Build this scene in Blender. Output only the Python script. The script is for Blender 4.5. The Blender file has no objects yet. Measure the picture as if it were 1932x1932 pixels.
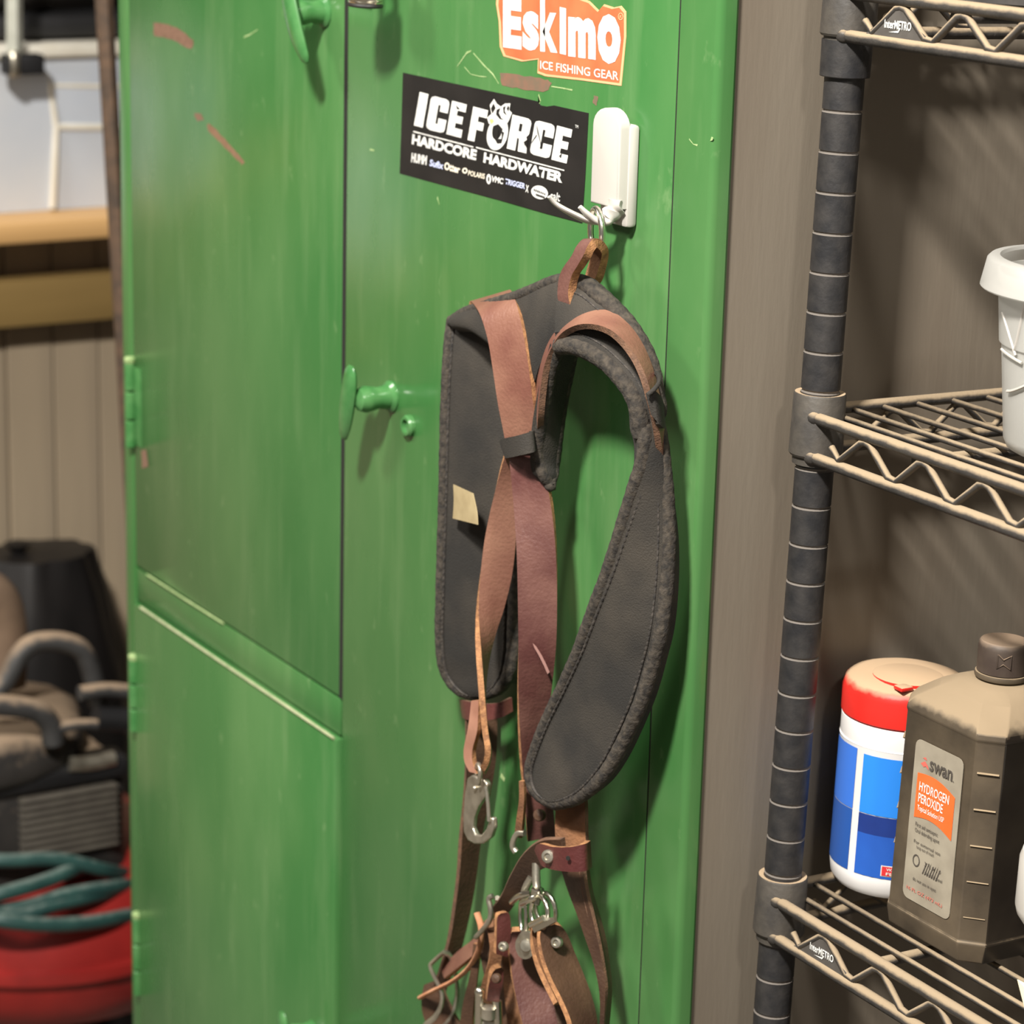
import bpy, bmesh, math, random
from mathutils import Vector, Matrix
random.seed(7)
SC = bpy.context.scene
COL = SC.collection

# ------------------------------------------------------------------ camera
F = 5000.83                                   # focal length in pixels of the 1932 px frame
CAM = Vector((1.34665, -0.95631, 1.6))        # metres; locker front = plane y 0, its right edge = x 0
RX = Vector((0.51339476, 0.8577893, 0.02496688))      # camera right
DN = Vector((0.23989177, -0.11552203, -0.96390176))   # camera down
FW = Vector((-0.82394038, 0.50085146, -0.265085))     # camera forward
cd = bpy.data.cameras.new('camera'); cam = bpy.data.objects.new('camera', cd); COL.objects.link(cam)
M = Matrix.Identity(4)
for i in range(3):
    M[i][0] = RX[i]; M[i][1] = -DN[i]; M[i][2] = -FW[i]; M[i][3] = CAM[i]
cam.matrix_world = M
cd.sensor_width = 36; cd.lens = F / 1932 * 36; cd.clip_start = .05; cd.clip_end = 60
cd.dof.use_dof = True; cd.dof.focus_distance = 1.66; cd.dof.aperture_fstop = cd.lens / 9.0
SC.camera = cam
# ------------------------------------------------------------------ light
w = bpy.data.worlds.new('shop'); SC.world = w; w.use_nodes = True
w.node_tree.nodes['Background'].inputs[0].default_value = (1.0, .93, .84, 1)
w.node_tree.nodes['Background'].inputs[1].default_value = .20
def lamp(name, loc, target, size, power, col=(1, .95, .88), sy=None):
    l = bpy.data.lights.new(name, 'AREA'); l.energy = power; l.size = size; l.color = col
    if sy: l.shape = 'RECTANGLE'; l.size_y = sy
    o = bpy.data.objects.new(name, l); COL.objects.link(o); o.location = loc
    o.rotation_euler = (Vector(target) - Vector(loc)).to_track_quat('-Z', 'Y').to_euler()
    return o
lamp('unseen_light', (.76, -1.38, 3.05), (-.1, 0, 1.1), .22, 185)
lamp('unseen_light', (-1.5, -1.9, 3.1), (-2.0, .3, .5), .5, 62)  # unseen lamp added to keep the bench side bright
lamp('unseen_light', (2.3, -.5, 3.1), (0, .25, 1.1), .22, 27)
SC.view_settings.view_transform = 'Standard'; SC.view_settings.look = 'None'
SC.view_settings.gamma = 1; SC.view_settings.use_curve_mapping = False
SC.view_settings.exposure = -0.12

# ------------------------------------------------------------------ helpers
def ray(px, py): return RX * ((px - 966) / F) + DN * ((py - 966) / F) + FW
def at(px, py, d=0.0):                        # point d mm in front of the locker front
    r = ray(px, py); return CAM + r * ((-d / 1000 - CAM.y) / r.y)
def atx(px, py, x):                           # point on the plane x (metres)
    r = ray(px, py); return CAM + r * ((x - CAM.x) / r.x)
def wm(o):
    m = o.matrix_basis.copy()
    while o.parent: o = o.parent; m = o.matrix_basis @ m
    return m
def tag(o, label=None, cat=None, group=None, kind=None):
    for k, v in (('label', label), ('category', cat), ('group', group), ('kind', kind)):
        if v: o[k] = v
    return o
def empty(name, loc, label=None, cat=None, group=None, rot=(0, 0, 0)):
    o = bpy.data.objects.new(name, None); o.empty_display_size = .05; COL.objects.link(o)
    o.location = loc; o.rotation_euler = rot
    return tag(o, label, cat, group)
def link(name, me, mats, parent=None, smooth=35, label=None, kind=None, local=False):
    if not isinstance(mats, (list, tuple)): mats = [mats]
    for m in mats: me.materials.append(m)
    if parent and not local: me.transform(wm(parent).inverted())
    if smooth:
        for p in me.polygons: p.use_smooth = True
        me.set_sharp_from_angle(angle=math.radians(smooth))
    me.update()
    o = bpy.data.objects.new(name, me); COL.objects.link(o); o.parent = parent
    return tag(o, label, None, None, kind)
class G:                                       # collects geometry for ONE mesh
    def __init__(s): s.v = []; s.f = []; s.m = []
    def add(s, vs, fs, mi=0):
        b = len(s.v); s.v += [Vector(x) for x in vs]
        s.f += [[b + i for i in f] for f in fs]
        s.m += [mi] * len(fs) if isinstance(mi, int) else list(mi)
        return s
    def mesh(s, fix=True):
        me = bpy.data.meshes.new('mesh'); me.from_pydata([tuple(x) for x in s.v], [], s.f)
        for i, p in enumerate(me.polygons): p.material_index = s.m[i]
        if fix:
            bm = bmesh.new(); bm.from_mesh(me); bmesh.ops.recalc_face_normals(bm, faces=bm.faces); bm.to_mesh(me); bm.free()
        me.update(); return me
    def box(s, a, b, mi=0, c=0.0):             # axis box, edges chamfered by c
        x0, y0, z0 = (min(p, q) for p, q in zip(a, b)); x1, y1, z1 = (max(p, q) for p, q in zip(a, b))
        if c <= 0:
            vs = [(x, y, z) for z in (z0, z1) for y in (y0, y1) for x in (x0, x1)]
            return s.add(vs, [(0, 2, 3, 1), (4, 5, 7, 6), (0, 1, 5, 4), (2, 6, 7, 3), (0, 4, 6, 2), (1, 3, 7, 5)], mi)
        bm = bmesh.new(); bmesh.ops.create_cube(bm, size=1)
        for v in bm.verts: v.co = Vector(((v.co.x + .5) * (x1 - x0) + x0, (v.co.y + .5) * (y1 - y0) + y0, (v.co.z + .5) * (z1 - z0) + z0))
        bmesh.ops.bevel(bm, geom=bm.edges[:], offset=c, segments=2, profile=.5, affect='EDGES')
        bm.verts.index_update(); s.add([v.co.copy() for v in bm.verts], [[v.index for v in f.verts] for f in bm.faces], mi); bm.free(); return s
    def tube(s, pts, r, n=8, closed=False, mi=0, flat=1.0, up=None, cap=True):
        pts = [Vector(p) for p in pts]; N = len(pts)
        rs = r if isinstance(r, (list, tuple)) else [r] * N
        prev = None; vs = []
        for i, p in enumerate(pts):
            t = (pts[(i + 1) % N] - pts[i - 1]) if closed else (pts[min(i + 1, N - 1)] - pts[max(i - 1, 0)])
            t.normalize()
            u = Vector(up) if up is not None else (prev if prev is not None else (Vector((0, 0, 1)) if abs(t.z) < .9 else Vector((1, 0, 0))))
            u = u - t * u.dot(t)
            if u.length < 1e-6: u = t.orthogonal()
            u.normalize(); prev = u; q = t.cross(u)
            for k in range(n):
                a = 2 * math.pi * k / n
                vs.append(p + u * math.cos(a) * rs[i] * flat + q * math.sin(a) * rs[i])
        fs = []
        for i in range(N if closed else N - 1):
            j = (i + 1) % N
            for k in range(n): fs.append((i * n + k, i * n + (k + 1) % n, j * n + (k + 1) % n, j * n + k))
        if not closed and cap: fs += [list(range(n))[::-1], [(N - 1) * n + k for k in range(n)]]
        return s.add(vs, fs, mi)
    def lathe(s, prof, c=(0, 0, 0), n=32, axis=None, mi=0, capped=True, mis=None):  # prof: (r, h) along axis
        c = Vector(c); ax = Vector(axis or (0, 0, 1)).normalized(); u = ax.orthogonal().normalized(); q = ax.cross(u)
        vs = []; fs = []; ms = []
        for r, h in prof:
            for k in range(n):
                a = 2 * math.pi * k / n; vs.append(c + ax * h + (u * math.cos(a) + q * math.sin(a)) * r)
        for i in range(len(prof) - 1):
            for k in range(n):
                fs.append((i * n + k, i * n + (k + 1) % n, (i + 1) * n + (k + 1) % n, (i + 1) * n + k)); ms.append(mis[i] if mis else mi)
        if capped:
            fs += [list(range(n))[::-1], [(len(prof) - 1) * n + k for k in range(n)]]; ms += [mis[0] if mis else mi, mis[-1] if mis else mi]
        return s.add(vs, fs, ms)
    def poly(s, pts, thick=None, mi=0, mi_side=None):       # flat polygon, extruded by vector thick
        pts = [Vector(p) for p in pts]; n = len(pts); s.add(pts, [list(range(n))], mi)
        if thick is not None:
            t = Vector(thick); b = len(s.v) - n
            s.v += [p + t for p in pts]; s.f.append([b + n + i for i in range(n)][::-1]); s.m.append(mi)
            for i in range(n):
                s.f.append([b + i, b + n + i, b + n + (i + 1) % n, b + (i + 1) % n]); s.m.append(mi if mi_side is None else mi_side)
        return s
    def ball(s, c, r, sc=(1, 1, 1), n=10, mi=0):
        prof = [(math.sin(math.pi * i / n) * r + 1e-6, -math.cos(math.pi * i / n) * r) for i in range(n + 1)]
        b = len(s.v); s.lathe(prof, (0, 0, 0), n * 2, mi=mi)
        for i in range(b, len(s.v)): v = s.v[i]; s.v[i] = Vector((v.x * sc[0], v.y * sc[1], v.z * sc[2])) + Vector(c)
        return s
def cr(P, m):                                   # Catmull-Rom through a list of vectors, m samples
    n = len(P)
    if n < 3: return [P[0].lerp(P[-1], i / (m - 1)) for i in range(m)]
    out = []
    for i in range(m):
        t = i / (m - 1) * (n - 1); k = min(int(t), n - 2); t -= k
        p0 = P[k - 1] if k else P[0] * 2 - P[1]; p1 = P[k]; p2 = P[k + 1]; p3 = P[k + 2] if k + 2 < n else P[n - 1] * 2 - P[n - 2]
        out.append(.5 * ((2 * p1) + (p2 - p0) * t + (2 * p0 - 5 * p1 + 4 * p2 - p3) * t * t + (3 * p1 - p0 - 3 * p2 + p3) * t ** 3))
    return out
def spl(pp, k=6, d=None): 
    P = [at(*(p if len(p) == 3 else (p[0], p[1], d))) for p in pp]
    return cr(P, (len(P) - 1) * k + 1)
def band(rows, th, puff=0., nu=6, k=6, ref=None, g=None, mis=(0, 1, 2)):
    """A strap or pad: rows of (edge a, edge b) as (px, py, mm in front of the door). Returns G and its frame."""
    A = cr([at(*r[0]) for r in rows], (len(rows) - 1) * k + 1); B = cr([at(*r[1]) for r in rows], (len(rows) - 1) * k + 1)
    m = len(A); N = [None] * m
    for i in range(m):
        u = B[i] - A[i]; C0 = A[max(i - 1, 0)] + B[max(i - 1, 0)]; C1 = A[min(i + 1, m - 1)] + B[min(i + 1, m - 1)]
        N[i] = u.cross(C1 - C0).normalized()
    r = m // 2 if ref is None else int(ref * k)
    r = min(max(r, 0), m - 1)
    if N[r].dot(CAM - A[r]) < 0: N[r] = -N[r]
    for i in range(r + 1, m):
        if N[i].dot(N[i - 1]) < 0: N[i] = -N[i]
    for i in range(r - 1, -1, -1):
        if N[i].dot(N[i + 1]) < 0: N[i] = -N[i]
    g = g or G(); vs = []; W = nu + 1
    for i in range(m):
        wd = (B[i] - A[i]).length; pf = min(puff, wd * .18)
        for j in range(W):
            u = j / nu; vs.append(A[i].lerp(B[i], u) + N[i] * pf * math.sin(math.pi * u) ** .6)
        for j in range(W):
            u = 1 - j / nu; vs.append(A[i].lerp(B[i], u) - N[i] * (th + pf * math.sin(math.pi * u) ** .6))
    fs = []; ms = []; L = 2 * W
    for i in range(m - 1):
        for j in range(L):
            fs.append((i * L + j, i * L + (j + 1) % L, (i + 1) * L + (j + 1) % L, (i + 1) * L + j))
            ms.append(mis[0] if j < nu else mis[1] if j in (nu, L - 1) else mis[2])
    fs += [list(range(L))[::-1], [(m - 1) * L + j for j in range(L)]]; ms += [mis[1]] * 2
    g.add(vs, fs, ms)
    return g, A, B, N

def text(s, p0, p1, h, d=.6, shear=0., off=0., plane=None, vcol=None, bold=1.0):
    """Flat lettering whose baseline runs from pixel p0 to p1 on the plane; h is its height in pixels."""
    cu = bpy.data.curves.new('text', 'FONT'); cu.body = s; cu.size = 1; cu.shear = shear; cu.offset = off; cu.resolution_u = 3
    o = bpy.data.objects.new('text', cu); me = bpy.data.meshes.new_from_object(o)
    bpy.data.objects.remove(o); bpy.data.curves.remove(cu)
    pl = plane or (lambda a, b: at(a, b, d))
    a = pl(*p0); b = pl(*p1); c = pl(p0[0], p0[1] - h)
    xs = [v.co.x for v in me.vertices]; ys = [v.co.y for v in me.vertices]
    x0, x1, y1 = min(xs), max(xs), max(ys)
    if not any(ch in 'gjpqy,' for ch in s): y0 = min(ys)
    else: y0 = 0
    for v in me.vertices:
        v.co = a + (b - a) * ((v.co.x - x0) / (x1 - x0)) + (c - a) * ((v.co.y - y0) / (y1 - y0))
    return me

# ------------------------------------------------------------------ materials
def lin(c): return tuple(((x / 255) / 12.92 if x / 255 <= .04045 else ((x / 255 + .055) / 1.055) ** 2.4) for x in c) + (1,)
def mat(name, c1, c2=None, scale=20., rough=.6, metal=0., bump=0., bscale=None, stretch=(1, 1, 1), dust=None, dlo=.15, dhi=.75, ior=1.5, detail=6., cut=(.35, .68), sheen=0.):
    m = bpy.data.materials.new(name); m.use_nodes = True; nt = m.node_tree; b = nt.nodes['Principled BSDF']; N = nt.nodes.new; Lk = nt.links.new
    b.inputs['Roughness'].default_value = rough; b.inputs['Metallic'].default_value = metal; b.inputs['IOR'].default_value = ior
    if sheen: b.inputs['Sheen Weight'].default_value = sheen
    tc = N('ShaderNodeTexCoord'); mp = N('ShaderNodeMapping'); mp.inputs['Scale'].default_value = stretch; Lk(tc.outputs['Object'], mp.inputs[0])
    def noise(sc, det=detail):
        n = N('ShaderNodeTexNoise'); n.inputs['Scale'].default_value = sc; n.inputs['Detail'].default_value = det; Lk(mp.outputs[0], n.inputs['Vector']); return n
    def mix(f, a, c):
        x = N('ShaderNodeMix'); x.data_type = 'RGBA'
        if isinstance(f, float): x.inputs[0].default_value = f
        else: Lk(f, x.inputs[0])
        for v, i in ((a, 6), (c, 7)):
            if isinstance(v, tuple): x.inputs[i].default_value = v
            else: Lk(v, x.inputs[i])
        return x.outputs[2]
    def ramp(f, lo, hi):
        x = N('ShaderNodeMapRange'); x.inputs[1].default_value = lo; x.inputs[2].default_value = hi; Lk(f, x.inputs[0]); return x.outputs[0]
    col = lin(c1)
    if c2: col = mix(ramp(noise(scale).outputs[0], *cut), lin(c1), lin(c2))
    if dust:                                   # dust that has settled on upward faces
        ge = N('ShaderNodeNewGeometry'); sp = N('ShaderNodeSeparateXYZ'); Lk(ge.outputs['Normal'], sp.inputs[0])
        ad = N('ShaderNodeMath'); ad.operation = 'MULTIPLY_ADD'; Lk(noise(90).outputs[0], ad.inputs[0]); ad.inputs[1].default_value = .7; ad.inputs[2].default_value = -.35
        a2 = N('ShaderNodeMath'); Lk(sp.outputs[2], a2.inputs[0]); Lk(ad.outputs[0], a2.inputs[1])
        f = ramp(a2.outputs[0], dlo, dhi); col = mix(f, col, lin(dust))
        r = N('ShaderNodeMapRange'); r.inputs[3].default_value = rough; r.inputs[4].default_value = .9; Lk(f, r.inputs[0]); Lk(r.outputs[0], b.inputs['Roughness'])
        if metal:
            r2 = N('ShaderNodeMapRange'); r2.inputs[3].default_value = metal; r2.inputs[4].default_value = 0; Lk(f, r2.inputs[0]); Lk(r2.outputs[0], b.inputs['Metallic'])
    if isinstance(col, tuple): b.inputs['Base Color'].default_value = col
    else: Lk(col, b.inputs['Base Color'])
    if bump:
        bp = N('ShaderNodeBump'); bp.inputs['Strength'].default_value = bump; bp.inputs['Distance'].default_value = .002
        Lk(noise(bscale or scale * 4).outputs[0], bp.inputs['Height']); Lk(bp.outputs[0], b.inputs['Normal'])
    return m
MT = {}
def paint(name, c1, c2, c3):
    """old gloss enamel: cloudy tone, vertical wipe streaks and pale scuffs"""
    m = mat(name, c1, None, rough=.24); nt = m.node_tree; b = nt.nodes['Principled BSDF']; N = nt.nodes.new; Lk = nt.links.new
    tc = N('ShaderNodeTexCoord')
    def noi(sc, st, det=5., rough=.55):
        mp = N('ShaderNodeMapping'); mp.inputs['Scale'].default_value = st; Lk(tc.outputs['Object'], mp.inputs[0])
        n = N('ShaderNodeTexNoise'); n.inputs['Scale'].default_value = sc; n.inputs['Detail'].default_value = det; n.inputs['Roughness'].default_value = rough; Lk(mp.outputs[0], n.inputs['Vector']); return n.outputs[0]
    def rg(f, lo, hi, a=0., z=1.):
        x = N('ShaderNodeMapRange'); x.inputs[1].default_value = lo; x.inputs[2].default_value = hi; x.inputs[3].default_value = a; x.inputs[4].default_value = z; Lk(f, x.inputs[0]); return x.outputs[0]
    def mix(f, a, c):
        x = N('ShaderNodeMix'); x.data_type = 'RGBA'; Lk(f, x.inputs[0])
        for v, i in ((a, 6), (c, 7)):
            if isinstance(v, tuple): x.inputs[i].default_value = v
            else: Lk(v, x.inputs[i])
        return x.outputs[2]
    col = mix(rg(noi(7, (1, 1, .45)), .38, .66), lin(c1), lin(c2))
    col = mix(rg(noi(40, (1, 1, .12)), .52, .8, 0, .3), col, lin(c3))
    col = mix(rg(noi(60, (1, 1, .6), 9.), .66, .78, 0, .45), col, lin(c3))
    Lk(col, b.inputs['Base Color'])
    Lk(rg(noi(9, (1, 1, .5)), .3, .7, .16, .36), b.inputs['Roughness'])
    bp = N('ShaderNodeBump'); bp.inputs['Strength'].default_value = .12; bp.inputs['Distance'].default_value = .002; Lk(noi(14, (1, 1, .6), 2.), bp.inputs['Height']); Lk(bp.outputs[0], b.inputs['Normal'])
    return m
GREEN = paint('green_enamel', (56, 106, 55), (76, 118, 68), (118, 144, 100))
GREEND = mat('green_enamel_small', (56, 110, 58), (80, 128, 76), 60, .25)
SIDE = mat('brown_side_paint', (122, 113, 100), (108, 97, 84), 11, .62, bump=.1, bscale=200, stretch=(1, 1, .16), detail=3.)
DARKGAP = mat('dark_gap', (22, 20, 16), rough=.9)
CHIP = mat('primer_chip', (104, 88, 70), (122, 88, 70), 120, .85)
SCUFF = mat('pale_scratch', (160, 180, 126), (120, 150, 92), 150, .8)
LEA = mat('dusty_maroon_leather', (108, 69, 58), (138, 100, 82), 18, .46, bump=.25, bscale=420)
LEAD = mat('maroon_leather', (70, 32, 32), (96, 54, 49), 16, .4, bump=.25, bscale=420)
LEAB = mat('brown_leather', (56, 37, 26), (84, 60, 43), 24, .55, bump=.3, bscale=380)
LEAT = mat('rough_tan_leather', (134, 92, 60), (100, 68, 46), 60, .85, bump=.4, bscale=500)
EDGE = mat('cut_leather_edge', (170, 122, 80), (120, 82, 54), 220, .8, bump=.4, bscale=700)
EDGED = mat('dark_cut_edge', (108, 78, 58), (80, 58, 44), 220, .8, bump=.4, bscale=700)
CORD = mat('black_cordura', (31, 29, 26), (54, 49, 42), 22, .85, bump=.35, bscale=900)
BIND = mat('dusty_binding', (34, 31, 28), (68, 61, 52), 260, .9, bump=.5, bscale=500)
THREAD = mat('black_thread', (30, 28, 27), (70, 64, 58), 300, .8)
STEEL = mat('worn_steel', (200, 194, 178), (162, 155, 140), 90, .32, .85, bump=.1, bscale=300)
CHROME = mat('chrome', (226, 222, 208), None, rough=.22, metal=1.)
WHITE = mat('white_plastic', (188, 184, 177), (180, 176, 169), 12, .35)
BLACKV = mat('black_vinyl', (19, 18, 18), (30, 28, 27), 30, .5)
WPRINT = mat('white_print', (232, 232, 226), (196, 196, 192), 160, .5)
OPRINT = mat('orange_print', (212, 98, 62), (220, 112, 72), 40, .45)
OEDGE = mat('pale_orange_edge', (240, 168, 124), rough=.5)
GUN = mat('gunmetal_dusty', (58, 56, 55), (76, 72, 68), 60, .5, .3, dust=(144, 127, 103), dlo=.08, dhi=.6, bump=.2, bscale=400)
POSTM = mat('post_paint', (38, 38, 40), (58, 56, 55), 80, .5, .2, bump=.15, bscale=300)
POSTD = mat('dusty_groove', (104, 98, 92), rough=.9)
COLM = mat('collar_grey', (54, 51, 48), (76, 71, 64), 60, .6, dust=(170, 148, 120), dlo=.45, dhi=.9, bump=.15, bscale=300)
LEAM = mat('scuffed_plum_leather', (80, 46, 43), (108, 74, 66), 30, .45, bump=.25, bscale=420)
TAG = mat('cream_ribbon', (166, 150, 114), (146, 130, 96), 60, .7)
print('materials', len(bpy.data.materials))
# ================================================================== the room
FLOORM = mat('concrete_floor', (118, 110, 100), (92, 86, 78), 5, .8, bump=.1, bscale=60)
PLANK = mat('weathered_panel', (170, 153, 128), (144, 130, 110), 9, .75, bump=.15, bscale=60, stretch=(1, 1, .08))
DARKWALL = mat('dark_wall', (62, 56, 50), (44, 40, 36), 6, .9)
g = G().box((-3.2, -3.2, -.06), (2.6, 1.9, 0)); link('floor', g.mesh(), FLOORM, kind='structure', smooth=0)
g = G().box((-2.78, -3.2, 0), (-2.68, 1.9, 2.9)); wl = link('wall_left', g.mesh(), DARKWALL, kind='structure', smooth=0)
g = G().box((-3.2, 1.0, 0), (2.6, 1.1, 2.9)); link('wall_back', g.mesh(), DARKWALL, kind='structure', smooth=0)

# ================================================================== the locker
XL, XS, XR = -.9435, -.4922, -.0402              # left edge, seam between the doors, seam of the right stile
lk = empty('locker', (XL / 2, .26, 0), 'tall green painted metal locker with brown side and stickers on its door', 'locker')
g = G()
g.box((XL, .016, .06), (0.0, .53, 1.83)); link('carcass', g.mesh(), SIDE, lk, 20, label='bare brown side of the green locker')
g = G()                                          # front frame: right stile with a rolled outer edge
prof = [(XR + .0012, 0), (-.002, 0), (.0008, .0007), (.0026, .0025), (.0033, .005), (.0033, .0125), (.0002, .0125), (.0002, .016), (XR + .0012, .016)]
for z0, z1 in ((.06, 1.83),):
    n = len(prof); vs = [(x, y, z0) for x, y in prof] + [(x, y, z1) for x, y in prof]
    g.add(vs, [(i, (i + 1) % n, n + (i + 1) % n, n + i) for i in range(n)] + [list(range(n))[::-1], [n + i for i in range(n)]])
link('right_stile', g.mesh(), GREEN, lk, 50)
g = G().box((XL, 0, .06), (-.9185, .0155, 1.83), c=.003); link('left_stile', g.mesh(), GREEN, lk)
g = G().box((-.918, .001, .8345), (XS - .001, .0155, .8665), c=.001); link('middle_rail', g.mesh(), GREEN, lk)
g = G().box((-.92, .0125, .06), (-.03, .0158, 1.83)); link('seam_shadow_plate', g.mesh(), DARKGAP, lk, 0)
def door(name, x0, x1, z0, z1, y0=0.0, c=.0022, lab=None):
    g = G().box((x0, y0, z0), (x1, .0115, z1), c=c); return link(name, g.mesh(), GREEN, lk, label=lab)
rd = door('door', XS + .0028, XR - .0008, .1, 1.80, lab='tall right door carrying the stickers')
ul = door('door', -.9178, XS - .0022, .8685, 1.80, lab='upper left door')
ll = door('door', -.9178, XS - .0004, .1, .8325, y0=-.0035, c=.0033, lab='lower left door with a pale top edge')
for x, w_ in ((XS, .0030), (XR, .0009)):          # dark strip added in the door gaps, standing in for their shade
    g = G().box((x - w_, .0006, .868 if x == XS else .1), (x + w_, .012, 1.80)); link('seam_shade_strip', g.mesh(), DARKGAP, lk, 0)
g = G().tube([(-.900, -.0032, .8322), (-.70, -.0034, .8322), (XS - .004, -.0032, .8322)], .0014, 6); link('worn_edge', g.mesh(), mat('worn_edge', (172, 176, 140), (140, 150, 112), 60, .7), ll, 60)
g = G().tube([(-.890, -.0004, .8672), (-.80, -.0004, .8672), (-.72, .0003, .8672)], .0011, 6); link('worn_edge', g.mesh(), SCUFF, ul, 60)
# hinges: barrel with knuckle joints
for z0, z1, dr in ((.985, 1.068, ul), (.70, .775, ll), (.42, .505, ll), (1.62, 1.70, ul)):
    g = G()
    for k in range(3):
        a = z0 + (z1 - z0) * k / 3; b = z0 + (z1 - z0) * (k + 1) / 3
        g.lathe([(.004, a + .001), (.0052, a + .002), (.0052, b - .002), (.004, b - .001)], (-.917, -.0035, 0), 12)
    g.box((-.914, -.0015, z0 + .004), (-.899, .001, z1 - .004), c=.0006)
    hg = link('hinge', g.mesh(), GREEND, dr); link('hinge_cap', G().lathe([(.0046, z1 - .001), (.0054, z1), (.0054, z1 + .004), (.0044, z1 + .005)], (-.917, -.0035, 0), 12).mesh(), SCUFF, hg, 40)
# lever handles: cone stem and a bent leaf
def handle(px, py, dr, mir=1, d=32):
    b = at(px, py, 0); g = G()
    g.lathe([(.0125, 0), (.0125, .0015), (.0098, .004), (.0085, .012), (.0098, .018), (.0105, .023), (.0085, .0285), (.004, .031)], b, 20, axis=(0, -1, 0))
    top = b + Vector((.004 * mir - .006 * mir, -.034, .026)); bot = b + Vector((-.026 * mir, -.028, -.036))
    pts = cr([top, b + Vector((-.005 * mir, -.0335, .012)), b + Vector((-.013 * mir, -.032, -.010)), b + Vector((-.020 * mir, -.030, -.025)), bot], 17)
    rs = [.004 + .0062 * math.sin(math.pi * min(1, (i + 1.2) / 18) ** .8) for i in range(17)]; rs[0] = .0042; rs[-1] = .0022
    g.tube(pts, rs, 12, flat=.42, up=(0, -1, 0))
    link('handle', g.mesh(), GREEND, dr)
handle(738, 748, rd, 1)
handle(612, 22, ul, -1)
handle(596, 1944, ll, -1)
g = G(); b = at(774, 803, 0)
g.lathe([(.0085, 0), (.0085, .003), (.0072, .0048), (.0052, .0048), (.0048, .002), (.0005, .002)], b, 24, axis=(0, -1, 0)); g.box(b + Vector((-.0007, -.0026, -.004)), b + Vector((.0007, -.0018, .004)))
link('keyhole', g.mesh(), GREEND, rd)
b = at(694, -8, 0)
g = G().box(b + Vector((-.012, -.006, -.004)), b + Vector((.012, .001, .05)), c=.001); g.tube([b + Vector((-.005, -.004, .03)), b + Vector((-.005, -.028, .03)), b + Vector((.005, -.028, .03)), b + Vector((.005, -.004, .03))], .003, 8)
link('hasp', g.mesh(), GREEND, rd)
# chips and scratches in the enamel
def chip(pts, m=CHIP, door_=None, d=.15, name='paint_chip', jag=0.):
    P = []
    for i, p in enumerate(pts):
        q = pts[(i + 1) % len(pts)]; s = 3 if jag else 1
        for k in range(s): P.append((p[0] + (q[0] - p[0]) * k / s + random.uniform(-jag, jag), p[1] + (q[1] - p[1]) * k / s + random.uniform(-jag, jag)))
    g = G().poly([at(x, y, d) for x, y in P]); link(name, g.mesh(False), m, door_, 0)
def scratch(pts, w, door_, m=SCUFF, d=.2):
    L = []; R = []
    for i, p in enumerate(pts):
        ww = w * (.3 + .7 * random.random()); L.append((p[0] + ww * .3, p[1] - ww)); R.append((p[0] - ww * .3, p[1] + ww))
    chip(L + R[::-1], m, door_, d, 'scratch')
chip([(290, 44), (318, 46), (345, 58), (364, 76), (362, 94), (335, 80), (305, 70), (290, 68)], mat('red_primer', (122, 92, 74), (104, 78, 60), 200, .85), ul, jag=2)
chip([(366, 214), (380, 214), (384, 226), (372, 228)], CHIP, ul, jag=1)
chip([(391, 232), (402, 238), (425, 262), (445, 285), (462, 305), (458, 312), (440, 294), (415, 270), (394, 248)], mat('red_primer', (130, 100, 76), (112, 84, 62), 150, .85), ul, jag=1.5)
chip([(944, 139), (980, 141), (1012, 147), (1034, 150), (1040, 158), (1034, 172), (1005, 171), (975, 166), (946, 160)], CHIP, rd, jag=2)
chip([(1121, 180), (1128, 182), (1126, 200), (1118, 194)], CHIP, rd, jag=.8)
chip([(266, 850), (276, 848), (280, 880), (268, 884)], mat('red_primer', (116, 90, 72), None, rough=.85), ul, d=.4)
for pts, w_ in (([(889, 96), (880, 100), (872, 112), (862, 126)], 3), ([(893, 100), (912, 122), (930, 140), (941, 158)], 1.6), ([(876, 126), (888, 140), (905, 144), (918, 145)], 1.6),
                ([(1040, 163), (1060, 166), (1080, 170)], 1.4), ([(1016, 178), (1020, 192), (1014, 200)], 3), ([(825, 372), (829, 386)], 3), ([(486, 56), (470, 66), (460, 70)], 3),
                ([(945, 1462), (952, 1472)], 4), ([(932, 1476), (938, 1460)], 1.5), ([(1300, 262), (1308, 272), (1316, 274)], 2), ([(1341, 262), (1345, 262)], 6), ([(698, 282), (706, 284)], 3)):
    scratch(pts, w_, rd)
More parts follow.
